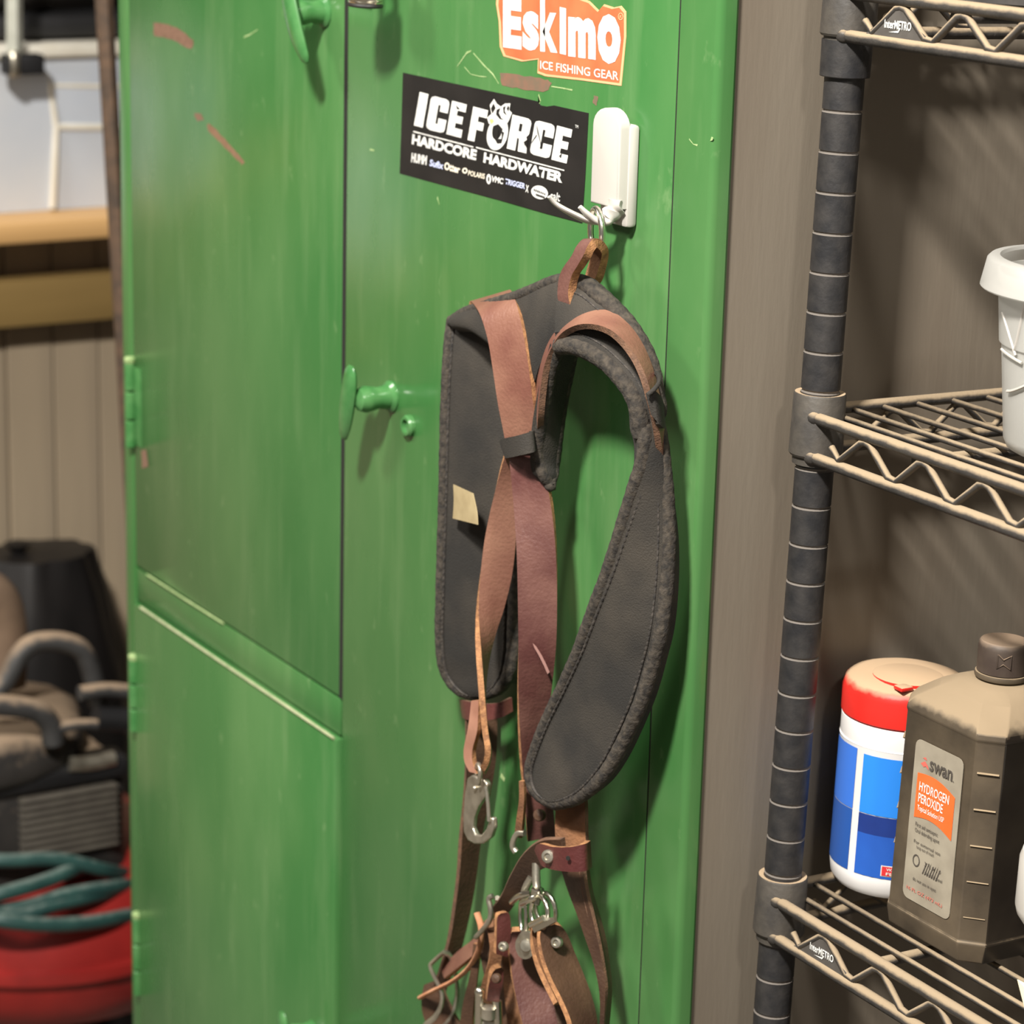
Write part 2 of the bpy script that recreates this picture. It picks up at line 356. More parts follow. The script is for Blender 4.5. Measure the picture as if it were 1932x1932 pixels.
# ---------------------------------------------------------------- stickers (flat print on the right door)
def sticker(px, m, d=.35, side=None): return G().poly([at(x, y, d) for x, y in px], (0, .0003, 0))
g = G().poly([at(x, y, .45) for x, y in ((760, 137), (830, 152), (905, 168), (990, 186), (1013, 191), (1020, 199), (1031, 201), (1045, 199), (1110, 213.5), (1104, 330), (1098, 421), (1030, 403), (940, 377), (850, 353), (754, 327), (757, 240))], (0, .0004, 0))
st = link('sticker', g.mesh(), BLACKV, lk, 0, label='black rectangular sticker with bold white block lettering and a fish logo')
def word(s, p0, p1, h, par, m=WPRINT, **k): link('lettering', text(s, p0, p1, h, **k), m, par, 0)
BLK_ = {'I': [(0, 0), (1, 0), (1, 1), (0, 1)], 'E': [(0, 0), (1, 0), (1, .24), (.47, .24), (.47, .39), (.9, .39), (.9, .61), (.47, .61), (.47, .76), (1, .76), (1, 1), (0, 1)],
        'F': [(0, 0), (.46, 0), (.46, .36), (.88, .36), (.88, .6), (.46, .6), (.46, .76), (1, .76), (1, 1), (0, 1)],
        'C': [(.2, 0), (.8, 0), (.95, .04), (1, .12), (1, .4), (.57, .4), (.57, .22), (.45, .22), (.45, .78), (.57, .78), (.57, .6), (1, .6), (1, .88), (.95, .96), (.8, 1), (.2, 1), (.05, .96), (0, .88), (0, .12), (.05, .04)],
        'R': [(0, 0), (.43, 0), (.43, .38), (.52, .36), (.56, 0), (1, 0), (.95, .36), (.86, .46), (.97, .56), (1, .88), (.94, .96), (.8, 1), (0, 1)]}
def block(ch, x0, x1, yb, h, sh=11):
    f = lambda u, v: at(x0 + (x1 - x0) * u + sh * v, yb + .262 * ((x1 - x0) * u + sh * v) - h * v, .7)
    link('lettering', G().poly([f(u, v) for u, v in BLK_[ch]]).mesh(False), WPRINT, st, 0)
    if ch == 'R': link('letter_counter', G().poly([at(*(lambda u, v: (x0 + (x1 - x0) * u + sh * v, yb + .262 * ((x1 - x0) * u + sh * v) - h * v))(u, v), .85) for u, v in ((.43, .58), (.57, .58), (.57, .8), (.43, .8))]).mesh(False), BLACKV, st, 0)
for a_ in (('I', 781, 797.5, 236.5, 66), ('C', 803, 838, 243, 66), ('E', 842, 870, 253, 66), ('F', 882, 910, 264, 66), ('R', 956, 993, 280, 67), ('C', 999, 1037, 290, 67), ('E', 1040, 1069, 301, 67)): block(*a_)
word('HARDCORE', (776.5, 272), (900, 303.5), 20, st, d=.7, shear=.12, off=.05)
word('HARDWATER', (911.5, 306.5), (1060.5, 345.6), 20, st, d=.7, shear=.12, off=.05)
word('TM', (1085, 241), (1091, 242.5), 6, st, d=.7)
for a, b_ in (((779.6, 248), (893, 277.5)), ((898, 278), (1064.6, 321.5))):
    g = G().poly([at(a[0], a[1] - 1.2, .7), at(b_[0], b_[1] - 1.2, .7), at(b_[0], b_[1] + 1.2, .7), at(a[0], a[1] + 1.2, .7)]); link('rule_line', g.mesh(False), WPRINT, st, 0)
BLUEP = mat('pale_blue_print', (196, 204, 236), rough=.5); CREAMP = mat('cream_print', (232, 224, 204), rough=.5)
for s, p0, p1, h, m, o in (('HUMM', (775.5, 306), (806, 312), 18, WPRINT, .05), ('Sufix', (810, 313), (837, 320), 13, BLUEP, .03), ('Otter', (838.5, 320), (868, 328), 15, CREAMP, .04), ('POLARIS', (883, 331), (915, 338), 10, CREAMP, .02),
                           ('VMC', (928, 343), (950, 348.5), 12, WPRINT, .04), ('TRIGGER', (953.5, 347.5), (990, 357), 11, BLUEP, .03), ('X', (991, 362), (998, 364), 14, WPRINT, .03), ('salt', (1038, 376), (1057, 381), 16, WPRINT, .02)):
    word(s, p0, p1, h, st, m, d=.7, shear=.2, off=o)
def ell(cx, cy, rx, ry, rot=0, d=.7, n=28, sk=.0):
    out = []
    for i in range(n):
        a = 2 * math.pi * i / n; x = rx * math.cos(a); y = ry * math.sin(a)
        out.append(at(cx + x * math.cos(rot) - y * math.sin(rot) - sk * y, cy + x * math.sin(rot) + y * math.cos(rot), d))
    return out
def ring(cx, cy, rx, ry, rx2, ry2, rot=0, d=.7, n=28, dy=0):
    a = ell(cx, cy, rx, ry, rot, d, n); b = ell(cx, cy + dy, rx2, ry2, rot, d, n); g = G(); g.add(a + b, [(i, (i + 1) % n, n + (i + 1) % n, n + i) for i in range(n)]); return g
link('logo', ring(877, 322, 5, 5.5, 2.4, 2.8).mesh(False), CREAMP, st, 0)
link('logo', ring(922, 338, 4.5, 9.5, 1.6, 5).mesh(False), WPRINT, st, 0)
g = G().poly(ell(1018, 363, 16.2, 12.5, .35)); lo = link('logo', g.mesh(False), WPRINT, st, 0)
for p0, p1 in (((1007, 356), (1030, 365)), ((1011, 365), (1028, 371))):
    g = G()
    for k in range(7):
        f = k / 7; x = p0[0] + (p1[0] - p0[0]) * f; y = p0[1] + (p1[1] - p0[1]) * f; g.poly([at(x, y, .9), at(x + 2, y + .8, .9), at(x + 2, y + 4 + .8, .9), at(x, y + 4, .9)])
    link('small_print', g.mesh(False), BLACKV, st, 0)
# letter O drawn as a leaping bass
link('fish_logo', ring(938.5, 252, 19.5, 32, 9.5, 19, .22, dy=-7).mesh(False), WPRINT, st, 0)
W2 = [(919, 222), (927, 215), (924, 198), (932, 186.5), (938, 196), (945, 201), (953, 195), (963, 195), (961, 208), (966, 213), (961, 226), (954, 238), (948, 243), (940, 234), (930, 238), (922, 233)]
link('fish_logo', G().poly([at(x, y, .8) for x, y in W2]).mesh(False), WPRINT, st, 0)
for P_ in ([(937, 207), (944, 204), (941, 213), (946, 223), (951, 226), (943, 225), (936, 216)], [(949, 202), (954, 200), (952, 209), (957, 219), (950, 213)], [(959, 199), (961, 203), (959, 211), (956, 205)], [(923, 226), (929, 224), (932, 229), (927, 234)], [(934, 246), (940, 245), (939, 262), (946, 262), (947, 248), (951, 250), (946, 270), (938, 271), (933, 262)], [(926, 205), (931, 195), (935, 204), (929, 214)]):
    link('fish_marking', G().poly([at(x, y, .9) for x, y in P_]).mesh(False), BLACKV if P_[0][0] != 923 else mat('yellow_green_print', (190, 196, 120), rough=.5), st, 0)
# cracks in the vinyl
for P_ in ([(1012, 234), (1016, 250), (1020, 268), (1021, 290), (1019, 268), (1014, 250)], [(1004, 266), (1012, 254), (1013, 256), (1001, 272)], [(990, 275), (996, 262), (994, 280), (988, 268)], [(1053, 298), (1060, 289), (1058, 299), (1055, 294)], [(860, 198), (868, 206), (862, 206)]):
    link('crack', G().poly([at(x, y, .95) for x, y in P_]).mesh(False), BLACKV, st, 0)
out = [(938, -30), (936, 8), (941, 40), (943, 88), (950, 106), (985, 116), (1015, 112), (1014, 138), (1030, 144), (1100, 152), (1172, 162), (1175, 132), (1181, 70), (1181, 22), (1172, 11), (1158, 14), (1140, 8), (1130, 20), (1112, 2), (1095, -4), (1080, -30)]
g = G().poly([at(x, y, .3) for x, y in out], (0, .0003, 0)); s2 = link('sticker', g.mesh(), OEDGE, lk, 0, label='orange die-cut sticker with rounded white lettering')
cx, cy = 1060, 66
g = G().poly([at(cx + (x - cx) * .965, cy + (y - cy) * .94, .45) for x, y in out]); link('sticker_face', g.mesh(False), OPRINT, s2, 0)
for ch, x0, x1, y0, y1, h, of in (('E', 949, 984, 89, 94, 96, .06), ('s', 986, 1017, 94, 97, 74, .045), ('k', 1019, 1052, 97, 100, 108, .035), ('I', 1056, 1068, 101, 104, 88, .04), ('m', 1072, 1124, 106, 113, 76, .06), ('o', 1127, 1171, 118, 124, 94, .06)):
    word(ch, (x0, y0), (x1, y1), h, s2, d=.7, off=of)
word('ICE FISHING GEAR', (1019, 130), (1167, 152), 16, s2, d=.7, off=.012)
link('lettering', ring(1171, 31, 5, 7, 3.8, 5.4).mesh(False), OEDGE, s2, 0); word('R', (1169, 34.5), (1173.5, 35), 6, s2, OEDGE, d=.7)

# ================================================================== hook on the door
hk = empty('adhesive_hook', at(1150, 310, 0), 'white plastic adhesive double hook stuck to the green locker door', 'hook')
xb0, xb1 = at(1116, 320, 15).x, at(1168, 320, 15).x
zt, zb_ = at(1180, 232, 4).z, at(1170, 424, 4).z
g = G().box((xb0 + .0005, -.0085, zb_), (xb1 + .0015, -.0003, zt), c=.0026); link('base_plate', g.mesh(), WHITE, hk, 40)
zs0 = zb_ + .0125; zs1 = zt + .0055; xc = (xb0 + xb1) / 2; hw = (xb1 - xb0) / 2
P_ = [(xc - hw, zs0), (xc + hw, zs0), (xc + hw, zs1 - .008)] + [(xc + hw * math.cos(a), zs1 - .008 + .012 * math.sin(a)) for a in [math.pi * i / 12 for i in range(1, 12)]] + [(xc - hw, zs1 - .008)]
g = G().poly([(x, -.0155, z) for x, z in P_], (0, .008, 0)); me = g.mesh()
bm = bmesh.new(); bm.from_mesh(me); bmesh.ops.bevel(bm, geom=[e for e in bm.edges if all(v.co.y < -.015 for v in e.verts)], offset=.0016, segments=3, profile=.5, affect='EDGES'); bm.to_mesh(me); bm.free()
link('cover_slab', me, WHITE, hk, 40)
g = G(); pts = spl([(1160, 376, 13), (1158, 400, 13.5), (1146, 414, 16), (1120, 417, 24), (1096, 411, 32), (1068, 397, 42), (1048, 384, 48), (1036, 371, 52)], 5)
n = len(pts); g.tube(pts, [.0085 - .0055 * (i / n) ** 1.2 for i in range(n)], 12, flat=.40, up=(0, .3, 1)); link('hook_arm', g.mesh(), WHITE, hk, 60)
g = G(); pts = spl([(1158, 396, 15), (1150, 414, 17), (1136, 419, 22), (1120, 413, 27), (1106, 402, 32), (1094, 390, 36)], 5)
n = len(pts); g.tube(pts, [.0062 - .0036 * (i / n) ** 1.3 for i in range(n)], 12, flat=.55, up=(0, .3, 1)); link('hook_arm', g.mesh(), WHITE, hk, 60)
# padlock hanging at the top edge of the photo
b = at(689, 6, 36)
pk = empty('padlock', b, 'laminated steel padlock hanging between the locker doors at the top', 'padlock')
g = G()
for k in range(9):
    sh = .0005 * (k % 2); z = b.z + .0024 * k
    g.lathe([(.001, 0), (.0175 + sh, 0), (.0182 + sh, .0006), (.0182 + sh, .0017), (.0175 + sh, .0022), (.001, .0022)], (b.x, b.y, z), 20)
for v in g.v: v.y = b.y + (v.y - b.y) * .62
link('body', g.mesh(), CHROME, pk, 40)
g = G().lathe([(.0175, 0), (.0186, -.0012), (.0178, -.0026), (.010, -.003)], (b.x, b.y, b.z), 20)
for v in g.v: v.y = b.y + (v.y - b.y) * .62
link('bumper', g.mesh(), BLACKV, pk, 40)
z = b.z + .021; pts = [(b.x - .011, b.y, z), (b.x - .011, b.y, z + .018)] + [(b.x - .011 * math.cos(a), b.y, z + .018 + .011 * math.sin(a)) for a in [math.pi * i / 8 for i in range(1, 8)]] + [(b.x + .011, b.y, z + .018), (b.x + .011, b.y, z)]
link('shackle', G().tube(pts, .0034, 10).mesh(), CHROME, pk, 60)
# ================================================================== the harness
hs = empty('harness', at(1085, 560, 10), 'worn leather and black padded shoulder harness hanging from the white hook', 'harness')
def strap(name, rows, mats, th=.004, par=hs, ref=None, puff=0., nu=2, k=6, label=None):
    g, A, B, N = band(rows, th, puff, nu, k, ref); return link(name, g.mesh(), mats, par, 38, label)
def rows(*r): return [((a[0], a[1], a[2]), (a[3], a[4], a[5])) for a in r]
def rivet(p, r, par, d, m=STEEL, nrm=None, hole=True):
    c = at(p[0], p[1], d); ax = (CAM - c).normalized() * .75 + Vector((0, -1, 0)) * .5
    pr = [(r, -.002), (r, .0004), (r * .85, .0013), (r * .5, .0016)] + ([(r * .42, .0003), (.0002, .0003)] if hole else [(.0002, .002)])
    link('rivet', G().lathe(pr, c, 20, axis=ax).mesh(), m, par, 40)
# ring in the hook
c = at(1125, 437, 25); u = Vector((.93, -.24, 0)); zz = Vector((-.06, .0, 1))
link('hanging_ring', G().tube([c + u * .0125 * math.cos(a) + zz * .0148 * math.sin(a) for a in [2 * math.pi * i / 32 for i in range(32)]], .0021, 10, closed=True).mesh(), CHROME, hs, 60)
# leather loop folded over the ring
strap('hanging_loop', rows((1057, 583, 44, 1076, 578, 45), (1052, 562, 45, 1072, 559, 46), (1052, 545, 45, 1073, 541, 46), (1055, 522, 45, 1079, 519, 46), (1063, 504, 45, 1089, 502, 46), (1078, 483, 44, 1101, 481, 45), (1087, 465, 42, 1109, 463, 43), (1100, 451, 37, 1121, 450, 38),
     (1115, 452, 30, 1136, 454, 31), (1126, 466, 24, 1147, 468, 25), (1127, 484, 21, 1148, 485, 22), (1122, 505, 20, 1144, 504, 21), (1117, 525, 20, 1138, 525, 21), (1111, 541, 21, 1130, 538, 22)), [LEAM, EDGE, LEAT], .0058, ref=3, label='maroon leather loop with orange cut edges')
# yoke
def pad(name, rws, th, puff, edge_r=.0052, label=None, close=True, sides='AB', stitch=True, inset=.0095, bump=0):
    g, A, B, N = band(rws, th, puff, 8, 7, None); o = link(name, g.mesh(), [CORD, CORD, CORD], hs, 60, label)
    m = len(A); path = []; nn = []
    if 'A' in sides: path += [A[i].lerp(B[i], .004 / max((B[i] - A[i]).length, .009)) for i in range(m)]; nn += N
    if 'B' in sides:
        q = [B[i].lerp(A[i], .004 / max((B[i] - A[i]).length, .009)) for i in range(m)]
        path += q[::-1] if 'A' in sides else q; nn += N[::-1] if 'A' in sides else N
    path = [p - n * .0016 for p, n in zip(path, nn)]
    fine = [path[i].lerp(path[i + 1], j / 4) for i in range(len(path) - 1) for j in range(4)] + [path[-1]]
    acc = 0; rad = []
    for i, p in enumerate(fine):
        if i: acc += (p - fine[i - 1]).length
        rad.append(edge_r * (1 + .022 * math.sin(acc * 2 * math.pi / .0085) + .02 * math.sin(acc * 2 * math.pi / .031)))
    g2 = G().tube(fine, rad, 10); link('edge_binding', g2.mesh(), BIND, o, 60)
    if stitch:
        sp = []; sn = []
        for i in range(m):
            wd = (B[i] - A[i]).length
            if wd < .03: continue
            sp.append((A[i].lerp(B[i], inset / wd), B[i].lerp(A[i], inset / wd), N[i]))
        g3 = G()
        lines = ([[(s[0], s[2]) for s in sp]] if 'A' in sides else []) + ([[(s[1], s[2]) for s in sp]] if 'B' in sides else [])
        if len(lines) == 2: lines = [lines[0] + lines[1][::-1]]
        for ln in lines:
            pts = [p + n * (puff * .5 + .0006) for p, n in ln]
            g3.tube(pts, .0009, 5)
            acc = 0
            for i in range(len(pts) - 1):
                a, b = pts[i], pts[i + 1]; L_ = (b - a).length; k = max(1, int(L_ / .0042))
                for j in range(k):
                    p = a.lerp(b, (j + .5) / k) + ln[i][1] * .0006; t = (b - a).normalized() * .0014; g3.tube([p - t, p, p + t], [.0005, .0009, .0005], 5)
        link('stitching', g3.mesh(), THREAD, o, 60, kind='stuff')
    return o
# left pad hanging down
lp = pad('shoulder_pad', rows((845, 604, 28, 972, 640, 12), (838, 660, 33, 974, 700, 12), (833, 760, 35, 976, 780, 13), (831, 850, 36, 978, 860, 14), (829, 950, 36, 979, 950, 14), (826, 1050, 36, 978, 1050, 14), (824, 1130, 36, 976, 1130, 14), (823, 1195, 35, 974, 1200, 14), (826, 1240, 34, 971, 1240, 15), (836, 1275, 31, 962, 1276, 16), (858, 1302, 28, 943, 1300, 18), (896, 1315, 22, 908, 1315, 20)), .011, .004, label='left pad with a cream tag')
# neck and left shoulder of the yoke
pad('neck_pad', rows((1098, 520, 34, 1062, 628, 46), (1060, 516, 35, 1040, 650, 46), (1030, 524, 36, 1018, 690, 46), (1000, 537, 37, 1003, 735, 44), (978, 546, 37, 990, 735, 42), (950, 556, 37, 968, 700, 42), (920, 565, 36, 942, 668, 42), (895, 574, 34, 915, 644, 42), (870, 585, 31, 886, 625, 39), (848, 600, 28, 852, 618, 34)), .008, .004, .0045, sides='A', stitch=False)
# right shoulder of the yoke and the right pad
pad('neck_pad', rows((1062, 522, 36, 1052, 662, 52), (1102, 524, 34, 1075, 662, 52), (1135, 549, 32, 1106, 672, 50), (1166, 578, 30, 1138, 692, 48), (1197, 615, 28, 1166, 720, 46), (1222, 656, 26, 1188, 750, 44), (1240, 706, 25, 1203, 790, 42), (1250, 765, 24, 1208, 835, 40)), .009, .004, .0062, inset=.012)
rp = pad('shoulder_pad', rows((1186, 715, 34, 1236, 716, 16), (1196, 762, 38, 1247, 760, 20), (1210, 810, 41, 1258, 830, 22), (1203, 868, 42, 1265, 890, 22), (1185, 920, 44, 1269, 955, 22), (1163, 990, 46, 1270, 1035, 23), (1138, 1070, 48, 1265, 1115, 25), (1109, 1150, 50, 1254, 1195, 28), (1081, 1230, 51, 1238, 1255, 30), (1051, 1300, 52, 1216, 1322, 34), (1023, 1360, 53, 1188, 1385, 38), (1002, 1415, 54, 1160, 1438, 42), (993, 1452, 54, 1130, 1478, 46), (998, 1484, 54, 1099, 1503, 48), (1018, 1505, 53, 1068, 1514, 50), (1042, 1514, 52, 1050, 1515, 51)), .011, .004, label='right pad curving down to a rounded end')
pad('pad_flap', rows((1050, 662, 52, 1090, 668, 30), (1037, 710, 50, 1078, 722, 26), (1024, 770, 48, 1067, 782, 24), (1012, 830, 46, 1061, 842, 24), (1012, 866, 44, 1056, 880, 24), (1020, 893, 42, 1054, 898, 26), (1029, 908, 38, 1050, 910, 29), (1037, 915, 35, 1045, 916, 32)), .007, .003, .0042, stitch=False)
# straps
strap('leather_strap', rows((884, 580, 22, 958, 562, 14), (888, 568, 32, 962, 546, 24), (905, 592, 50, 972, 566, 40), (920, 640, 54, 984, 613, 46), (930, 700, 55, 995, 676, 48), (939, 760, 55, 1004, 746, 48), (948, 806, 53, 1010, 793, 46), (954, 838, 51, 1013, 830, 44), (957, 852, 49, 1015, 848, 42)), [LEA, EDGE, LEAT], .0042, ref=5)
strap('leather_strap', rows((957, 848, 47, 1014, 846, 38), (961, 872, 48, 1020, 872, 38), (966, 920, 49, 1032, 915, 36), (971, 980, 51, 1043, 980, 34), (975, 1050, 53, 1049, 1050, 33), (977, 1130, 54, 1051, 1130, 32), (978, 1220, 54, 1049, 1220, 32), (978, 1300, 52, 1041, 1300, 30), (981, 1380, 48, 1032, 1380, 28), (986, 1450, 44, 1030, 1450, 26), (991, 1520, 40, 1043, 1520, 22), (996, 1588, 36, 1048, 1578, 18)), [LEAM, EDGE, LEAT], .0042, ref=4, label='darker maroon lower strap with a white scratch')
link('scratch', G().poly([at(x, y, 55.2 - 22 * (x - 978) / 71) for x, y in ((1005, 1213), (1012, 1220), (1022, 1236), (1030, 1252), (1037, 1268), (1033, 1272), (1026, 1256), (1016, 1236), (1008, 1222))]).mesh(False), mat('pale_leather_scratch', (150, 112, 104), rough=.7), hs, 0)
strap('leather_strap', rows((952, 862, 43, 972, 866, 36), (940, 905, 43, 972, 905, 33), (926, 960, 44, 972, 965, 31), (914, 1020, 46, 973, 1020, 29), (907, 1080, 48, 966, 1085, 29), (903, 1140, 51, 952, 1145, 32), (905, 1190, 54, 936, 1195, 38), (909, 1240, 57, 924, 1245, 43), (913, 1290, 59, 918, 1292, 45), (917, 1340, 60, 918, 1342, 46), (921, 1380, 60, 922, 1382, 46), (926, 1412, 60, 928, 1416, 46), (923, 1438, 60, 925, 1442, 47), (914, 1456, 60, 916, 1462, 48)), [LEA, EDGE, LEAT], .0042, ref=3)
strap('strap_end', rows((889, 1322, 56, 903, 1321, 54), (886, 1350, 57, 902, 1350, 55), (882, 1378, 58, 900, 1380, 56), (875, 1412, 58, 891, 1416, 56), (876, 1436, 58, 892, 1440, 56), (885, 1456, 57, 900, 1460, 55)), [mat('pale_leather', (164, 120, 100), (138, 96, 78), 40, .55), EDGE, LEAT], .004)
strap('leather_strap', rows((1003, 862, 28, 1010, 866, 38), (1006, 820, 34, 1013, 825, 44), (1008, 780, 42, 1015, 785, 52), (1011, 735, 44, 1019, 740, 54), (1017, 685, 42, 1026, 693, 55), (1029, 640, 40, 1041, 655, 55), (1051, 605, 38, 1060, 628, 55), (1084, 581, 37, 1089, 613, 55), (1120, 576, 36, 1121, 612, 54), (1155, 587, 35, 1151, 622, 52), (1186, 611, 34, 1178, 644, 50), (1211, 645, 33, 1202, 675, 48), (1229, 685, 32, 1219, 711, 46), (1241, 727, 31, 1230, 748, 43), (1250, 772, 29, 1240, 790, 38), (1256, 832, 22, 1249, 842, 31), (1262, 885, 14, 1255, 892, 22)), [LEA, EDGED, LEAT], .0042, ref=8, label='leather strap arching over the right shoulder')
strap('keeper_loop', rows((942, 834, 44, 952, 864, 44), (948, 828, 53, 959, 864, 53), (975, 822, 57, 982, 859, 57), (1003, 814, 51, 1007, 853, 51), (1010, 812, 44, 1013, 848, 44)), [CORD, BIND, CORD], .003)
strap('keeper_loop', rows((1218, 742, 46, 1228, 782, 44), (1233, 736, 43, 1244, 800, 40), (1247, 748, 34, 1254, 808, 30), (1254, 765, 22, 1256, 800, 20)), [CORD, BIND, CORD], .003)
link('keeper_edge', G().tube(spl([(1222, 745, 48), (1234, 735, 44), (1243, 722, 38), (1242, 708, 33), (1236, 704, 30), (1230, 706, 28)], 4), .0016, 6).mesh(), CORD, hs, 60)
strap('cloth_tag', rows((855, 914, 40, 892, 931, 43), (856, 945, 40, 899, 965, 46), (854, 978, 40, 901, 990, 47)), [TAG, TAG, TAG], .0006, label='cream ribbon tag sewn to the left pad')
# snap hook on the left strap
sn = link('snap_hook', G().poly([at(x, y, 57) for x, y in ((881, 1468), (890, 1462), (898, 1466), (903, 1472), (912, 1470), (918, 1480), (915, 1500), (900, 1522), (892, 1542), (890, 1562), (896, 1575), (907, 1576), (917, 1563), (922, 1548), (925, 1541), (929, 1544), (930, 1562), (924, 1580), (910, 1592), (895, 1593), (882, 1586), (874, 1570), (873, 1540), (876, 1500))], (0, .0045, 0)).mesh(), STEEL, hs, 30, label='worn steel snap hook')
bv = sn.modifiers.new('soft', 'BEVEL'); bv.width = .0012; bv.segments = 2; bv.limit_method = 'ANGLE'
link('eye', G().tube(spl([(903, 1480, 60), (906, 1458, 62), (903, 1442, 60), (899, 1448, 54), (899, 1474, 53)], 4), .0017, 8).mesh(), STEEL, sn, 60)
link('gate', G().tube(spl([(917, 1484, 58), (921, 1516, 58), (923, 1549, 58)], 3), .0016, 8).mesh(), STEEL, sn, 60)
link('rivet', G().ball(at(896, 1487, 58), .0019, n=8).mesh(), STEEL, sn, 60)
# lower left assembly
strap('keeper_loop', rows((866, 1320, 22, 872, 1354, 22), (875, 1322, 29, 880, 1358, 29), (905, 1328, 30, 908, 1360, 30), (940, 1326, 25, 944, 1354, 25), (966, 1316, 14, 968, 1342, 14)), [LEAD, EDGED, LEAB], .003)
strap('leather_strap', rows((879, 1330, 28, 938, 1330, 6), (880, 1420, 28, 937, 1420, 6), (878, 1500, 28, 925, 1500, 8), (872, 1580, 28, 908, 1588, 10), (868, 1640, 28, 900, 1650, 12), (861, 1700, 28, 889, 1715, 13), (850, 1770, 27, 871, 1790, 14), (833, 1825, 26, 852, 1842, 16), (815, 1866, 26, 836, 1888, 18), (800, 1910, 24, 826, 1925, 18)), [LEAB, EDGED, LEAB], .0042)
link('square_ring', G().tube(spl([(838, 1796, 30), (820, 1812, 32), (812, 1824, 34), (824, 1852, 36), (834, 1874, 36), (832, 1898, 36), (820, 1920, 36), (800, 1938, 36), (812, 1958, 30), (850, 1920, 18), (862, 1880, 14), (860, 1840, 18), (850, 1805, 24), (838, 1796, 30)], 4)[:-1], .0028, 8, closed=True, flat=.6).mesh(), STEEL, hs, 60)
strap('leather_strap', rows((800, 1858, 30, 830, 1846, 22), (795, 1885, 32, 838, 1880, 22), (798, 1915, 30, 852, 1910, 18), (812, 1950, 28, 872, 1945, 16), (830, 1990, 26, 890, 1985, 14)), [LEAB, EDGED, LEAB], .004)
strap('leather_strap', rows((832, 1828, 22, 838, 1846, 30), (862, 1796, 26, 868, 1822, 34), (890, 1774, 30, 895, 1800, 36), (910, 1752, 32, 914, 1782, 36)), [LEA, EDGE, LEAB], .003)
link('lace', G().tube(spl([(900, 1722, 46), (908, 1752, 46), (904, 1790, 44), (886, 1824, 40), (856, 1850, 38), (820, 1868, 36), (793, 1882, 34)], 5), .0026, 8, flat=.7).mesh(), mat('pale_tan_lace', (196, 144, 110), (170, 112, 78), 90, .7), hs, 60)
strap('leather_strap', rows((893, 1780, 40, 905, 1784, 38), (886, 1840, 42, 900, 1848, 38), (874, 1890, 43, 893, 1898, 38), (866, 1940, 43, 890, 1945, 38)), [LEAB, EDGE, LEAB], .003)
# lower right assembly
strap('strap_leaf', rows((979, 1474, 50, 988, 1474, 48), (979, 1510, 50, 989, 1510, 48), (974, 1545, 49, 986, 1548, 47), (970, 1578, 47, 983, 1582, 45)), [LEAT, EDGE, LEAT], .003)
rivet((1017, 1538), .0044, hs, 37, LEAB, hole=False)
link('ring', G().tube(spl([(990, 1572, 44), (978, 1572, 46), (970, 1584, 47), (968, 1598, 47), (974, 1608, 46)], 4), .0024, 8).mesh(), STEEL, hs, 60)
strap('leather_strap', rows((1048, 1500, 40, 1103, 1500, 28), (1048, 1530, 42, 1104, 1530, 30), (1047, 1560, 44, 1104, 1560, 32), (1049, 1598, 44, 1106, 1598, 32), (1054, 1622, 43, 1108, 1622, 31)), [LEAT, EDGED, LEAB], .0048, label='rough tan strap under the right pad')
strap('leather_strap', rows((1056, 1610, 42, 1104, 1610, 38), (1059, 1640, 42, 1100, 1640, 38), (1071, 1680, 41, 1106, 1684, 38), (1087, 1722, 40, 1116, 1726, 37), (1103, 1768, 39, 1127, 1772, 36), (1119, 1816, 38, 1137, 1820, 35), (1129, 1860, 38, 1142, 1862, 36), (1132, 1900, 38, 1141, 1902, 36), (1130, 1950, 38, 1138, 1952, 36), (1126, 2010, 37, 1133, 2010, 35)), [LEAB, EDGED, LEAB], .003)
strap('leather_strap', rows((1102, 1610, 37, 1110, 1610, 26), (1100, 1640, 37, 1112, 1640, 26), (1106, 1684, 37, 1120, 1684, 25), (1116, 1726, 36, 1132, 1726, 24), (1127, 1772, 35, 1144, 1772, 23), (1137, 1820, 34, 1151, 1820, 22), (1142, 1862, 35, 1155, 1862, 24), (1141, 1902, 35, 1153, 1902, 25), (1138, 1952, 35, 1148, 1952, 26), (1133, 2010, 34, 1143, 2010, 26)), [LEAB, EDGED, LEAB], .003)
strap('keeper_band', rows((1008, 1604, 56, 1020, 1632, 56), (1016, 1592, 59, 1026, 1636, 59), (1044, 1598, 61, 1048, 1642, 61), (1076, 1598, 58, 1079, 1645, 58), (1104, 1592, 50, 1107, 1643, 50), (1114, 1586, 40, 1117, 1636, 38)), [LEAD, EDGE, LEAT], .0035, label='maroon leather band with a rivet')
rivet((1034, 1616), .0048, hs, 62.5)
link('strap_hole', G().lathe([(.0016, 0), (.0016, .0006), (.0002, .0006)], at(1072, 1619, 60.5), 12, axis=(.5, -1, .1)).mesh(), DARKGAP, hs, 40)
strap('leather_strap', rows((1058, 1584, 50, 1064, 1634, 46), (1018, 1588, 55, 1034, 1636, 46), (986, 1614, 56, 1008, 1650, 46), (962, 1655, 55, 986, 1684, 44), (946, 1690, 52, 966, 1714, 42), (928, 1716, 48, 946, 1738, 38)), [LEAB, EDGED, LEAB], .004)
